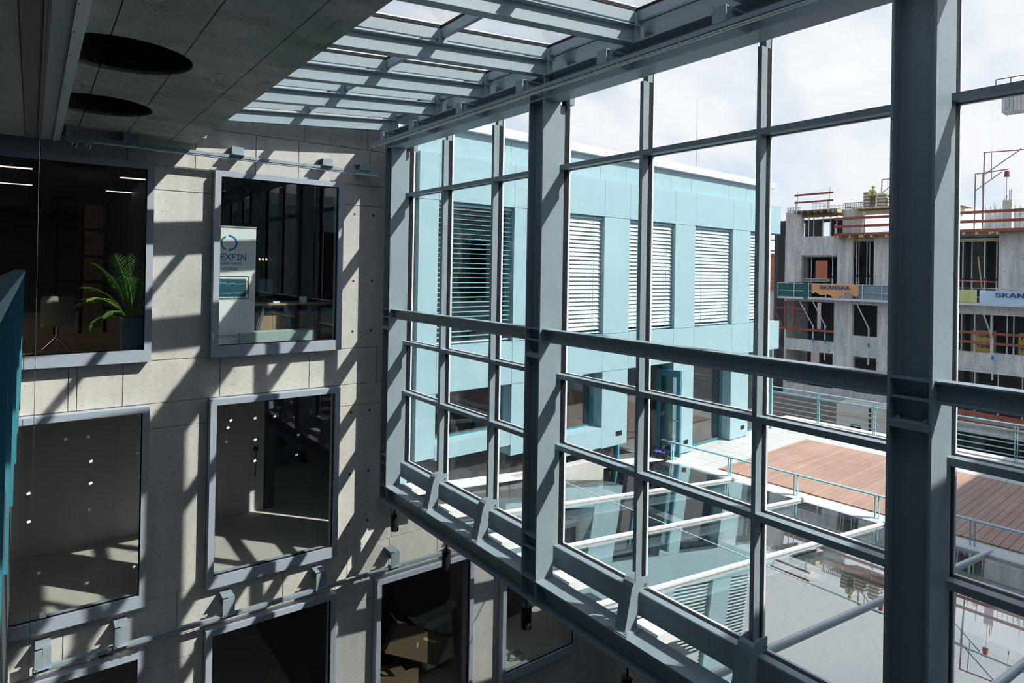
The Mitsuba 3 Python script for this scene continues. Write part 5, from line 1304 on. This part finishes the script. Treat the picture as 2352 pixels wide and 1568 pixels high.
carton('carton', 'brown cardboard box in the bottom corner of the lower middle window', (5.52, 11.55, -8.17), 0.5, 0.40, 0.55, -0.35, 'mat_card')
for i, (x, z, t_) in enumerate(((6.95, -8.32, 0.0), (6.15, -8.31, 0.0))): carton('carton', ('right' if i == 0 else 'left') + ' supporting cardboard box low in the lower middle window', (x, 12.05 if i == 0 else 11.75, z), 0.60, 0.40, 0.43, t_, 'mat_card')
for i, (x, y, z, a) in enumerate(((3.3, 11.7, -8.0, 0.5), (3.85, 11.5, -8.22, -0.4), (2.75, 11.6, -8.1, 0.2))): carton('carton', ('middle', 'right', 'left')[i] + ' cardboard box in the dark lower window under the right middle window', (x, y, z), 0.7, 0.5, 0.55, a, 'mat_card')
bag = trimesh.creation.icosphere(4, 1.0)
v = np.array(bag.vertices)
v *= (0.75 + 0.55 * meshkit.fbm(v * 2.6, 4, 5))[:, None]
v = v * [0.36, 0.30, 0.28] + [8.72, 12.25, -8.33]
v[:, 2] = np.maximum(v[:, 2], -8.555)
one('plastic_bag', (v, np.array(bag.faces)), 'mat_sage', 'crumpled pale plastic sheet bundle on the floor of the lower right window', 'plastic bag', None, True)
one('ground_sheet', M().obox([8.70, 11.20, -8.55], [0.30, 0.13, 0], [-0.12, 0.22, 0], [0, 0, 0.006]), 'mat_black', 'black sheet on the floor of the lower right window', 'sheet')
one('cable_coil', M().tube([(8.68 + 0.17 * math.cos(t) * (1 - 0.02 * t) + 0.05 * math.sin(3 * t), 11.22 + 0.14 * math.sin(t), -8.53 + 0.006 * t) for t in np.linspace(0, 15, 90)], 0.008, 6), 'mat_pot', 'dark coil of cable on the black sheet', 'cable')
one('cable_loop', M().tube([(8.85 + 0.16 * math.cos(t), 11.42 + 0.14 * math.sin(t), -8.55) for t in np.linspace(0.2, 5.2, 30)], 0.006, 6), 'mat_black', 'thin black cable loop on the pale floor of the lower right window', 'cable')
# white angle ends at the slab edge
for i, (x, y, z) in enumerate(((2.03, 10.72, 1.95), (2.46, 10.66, 2.20))):
    one('angle_bracket', B(x, x + 0.09, y, y + 0.06, z, z + 0.012).box(x + 0.078, x + 0.09, y, y + 0.06, z + 0.012, z + 0.09), 'mat_white', 'small white steel angle ' + ('at the corner of the concrete slab edge' if i == 0 else 'under the first rafter beside the slab edge'), 'bracket')
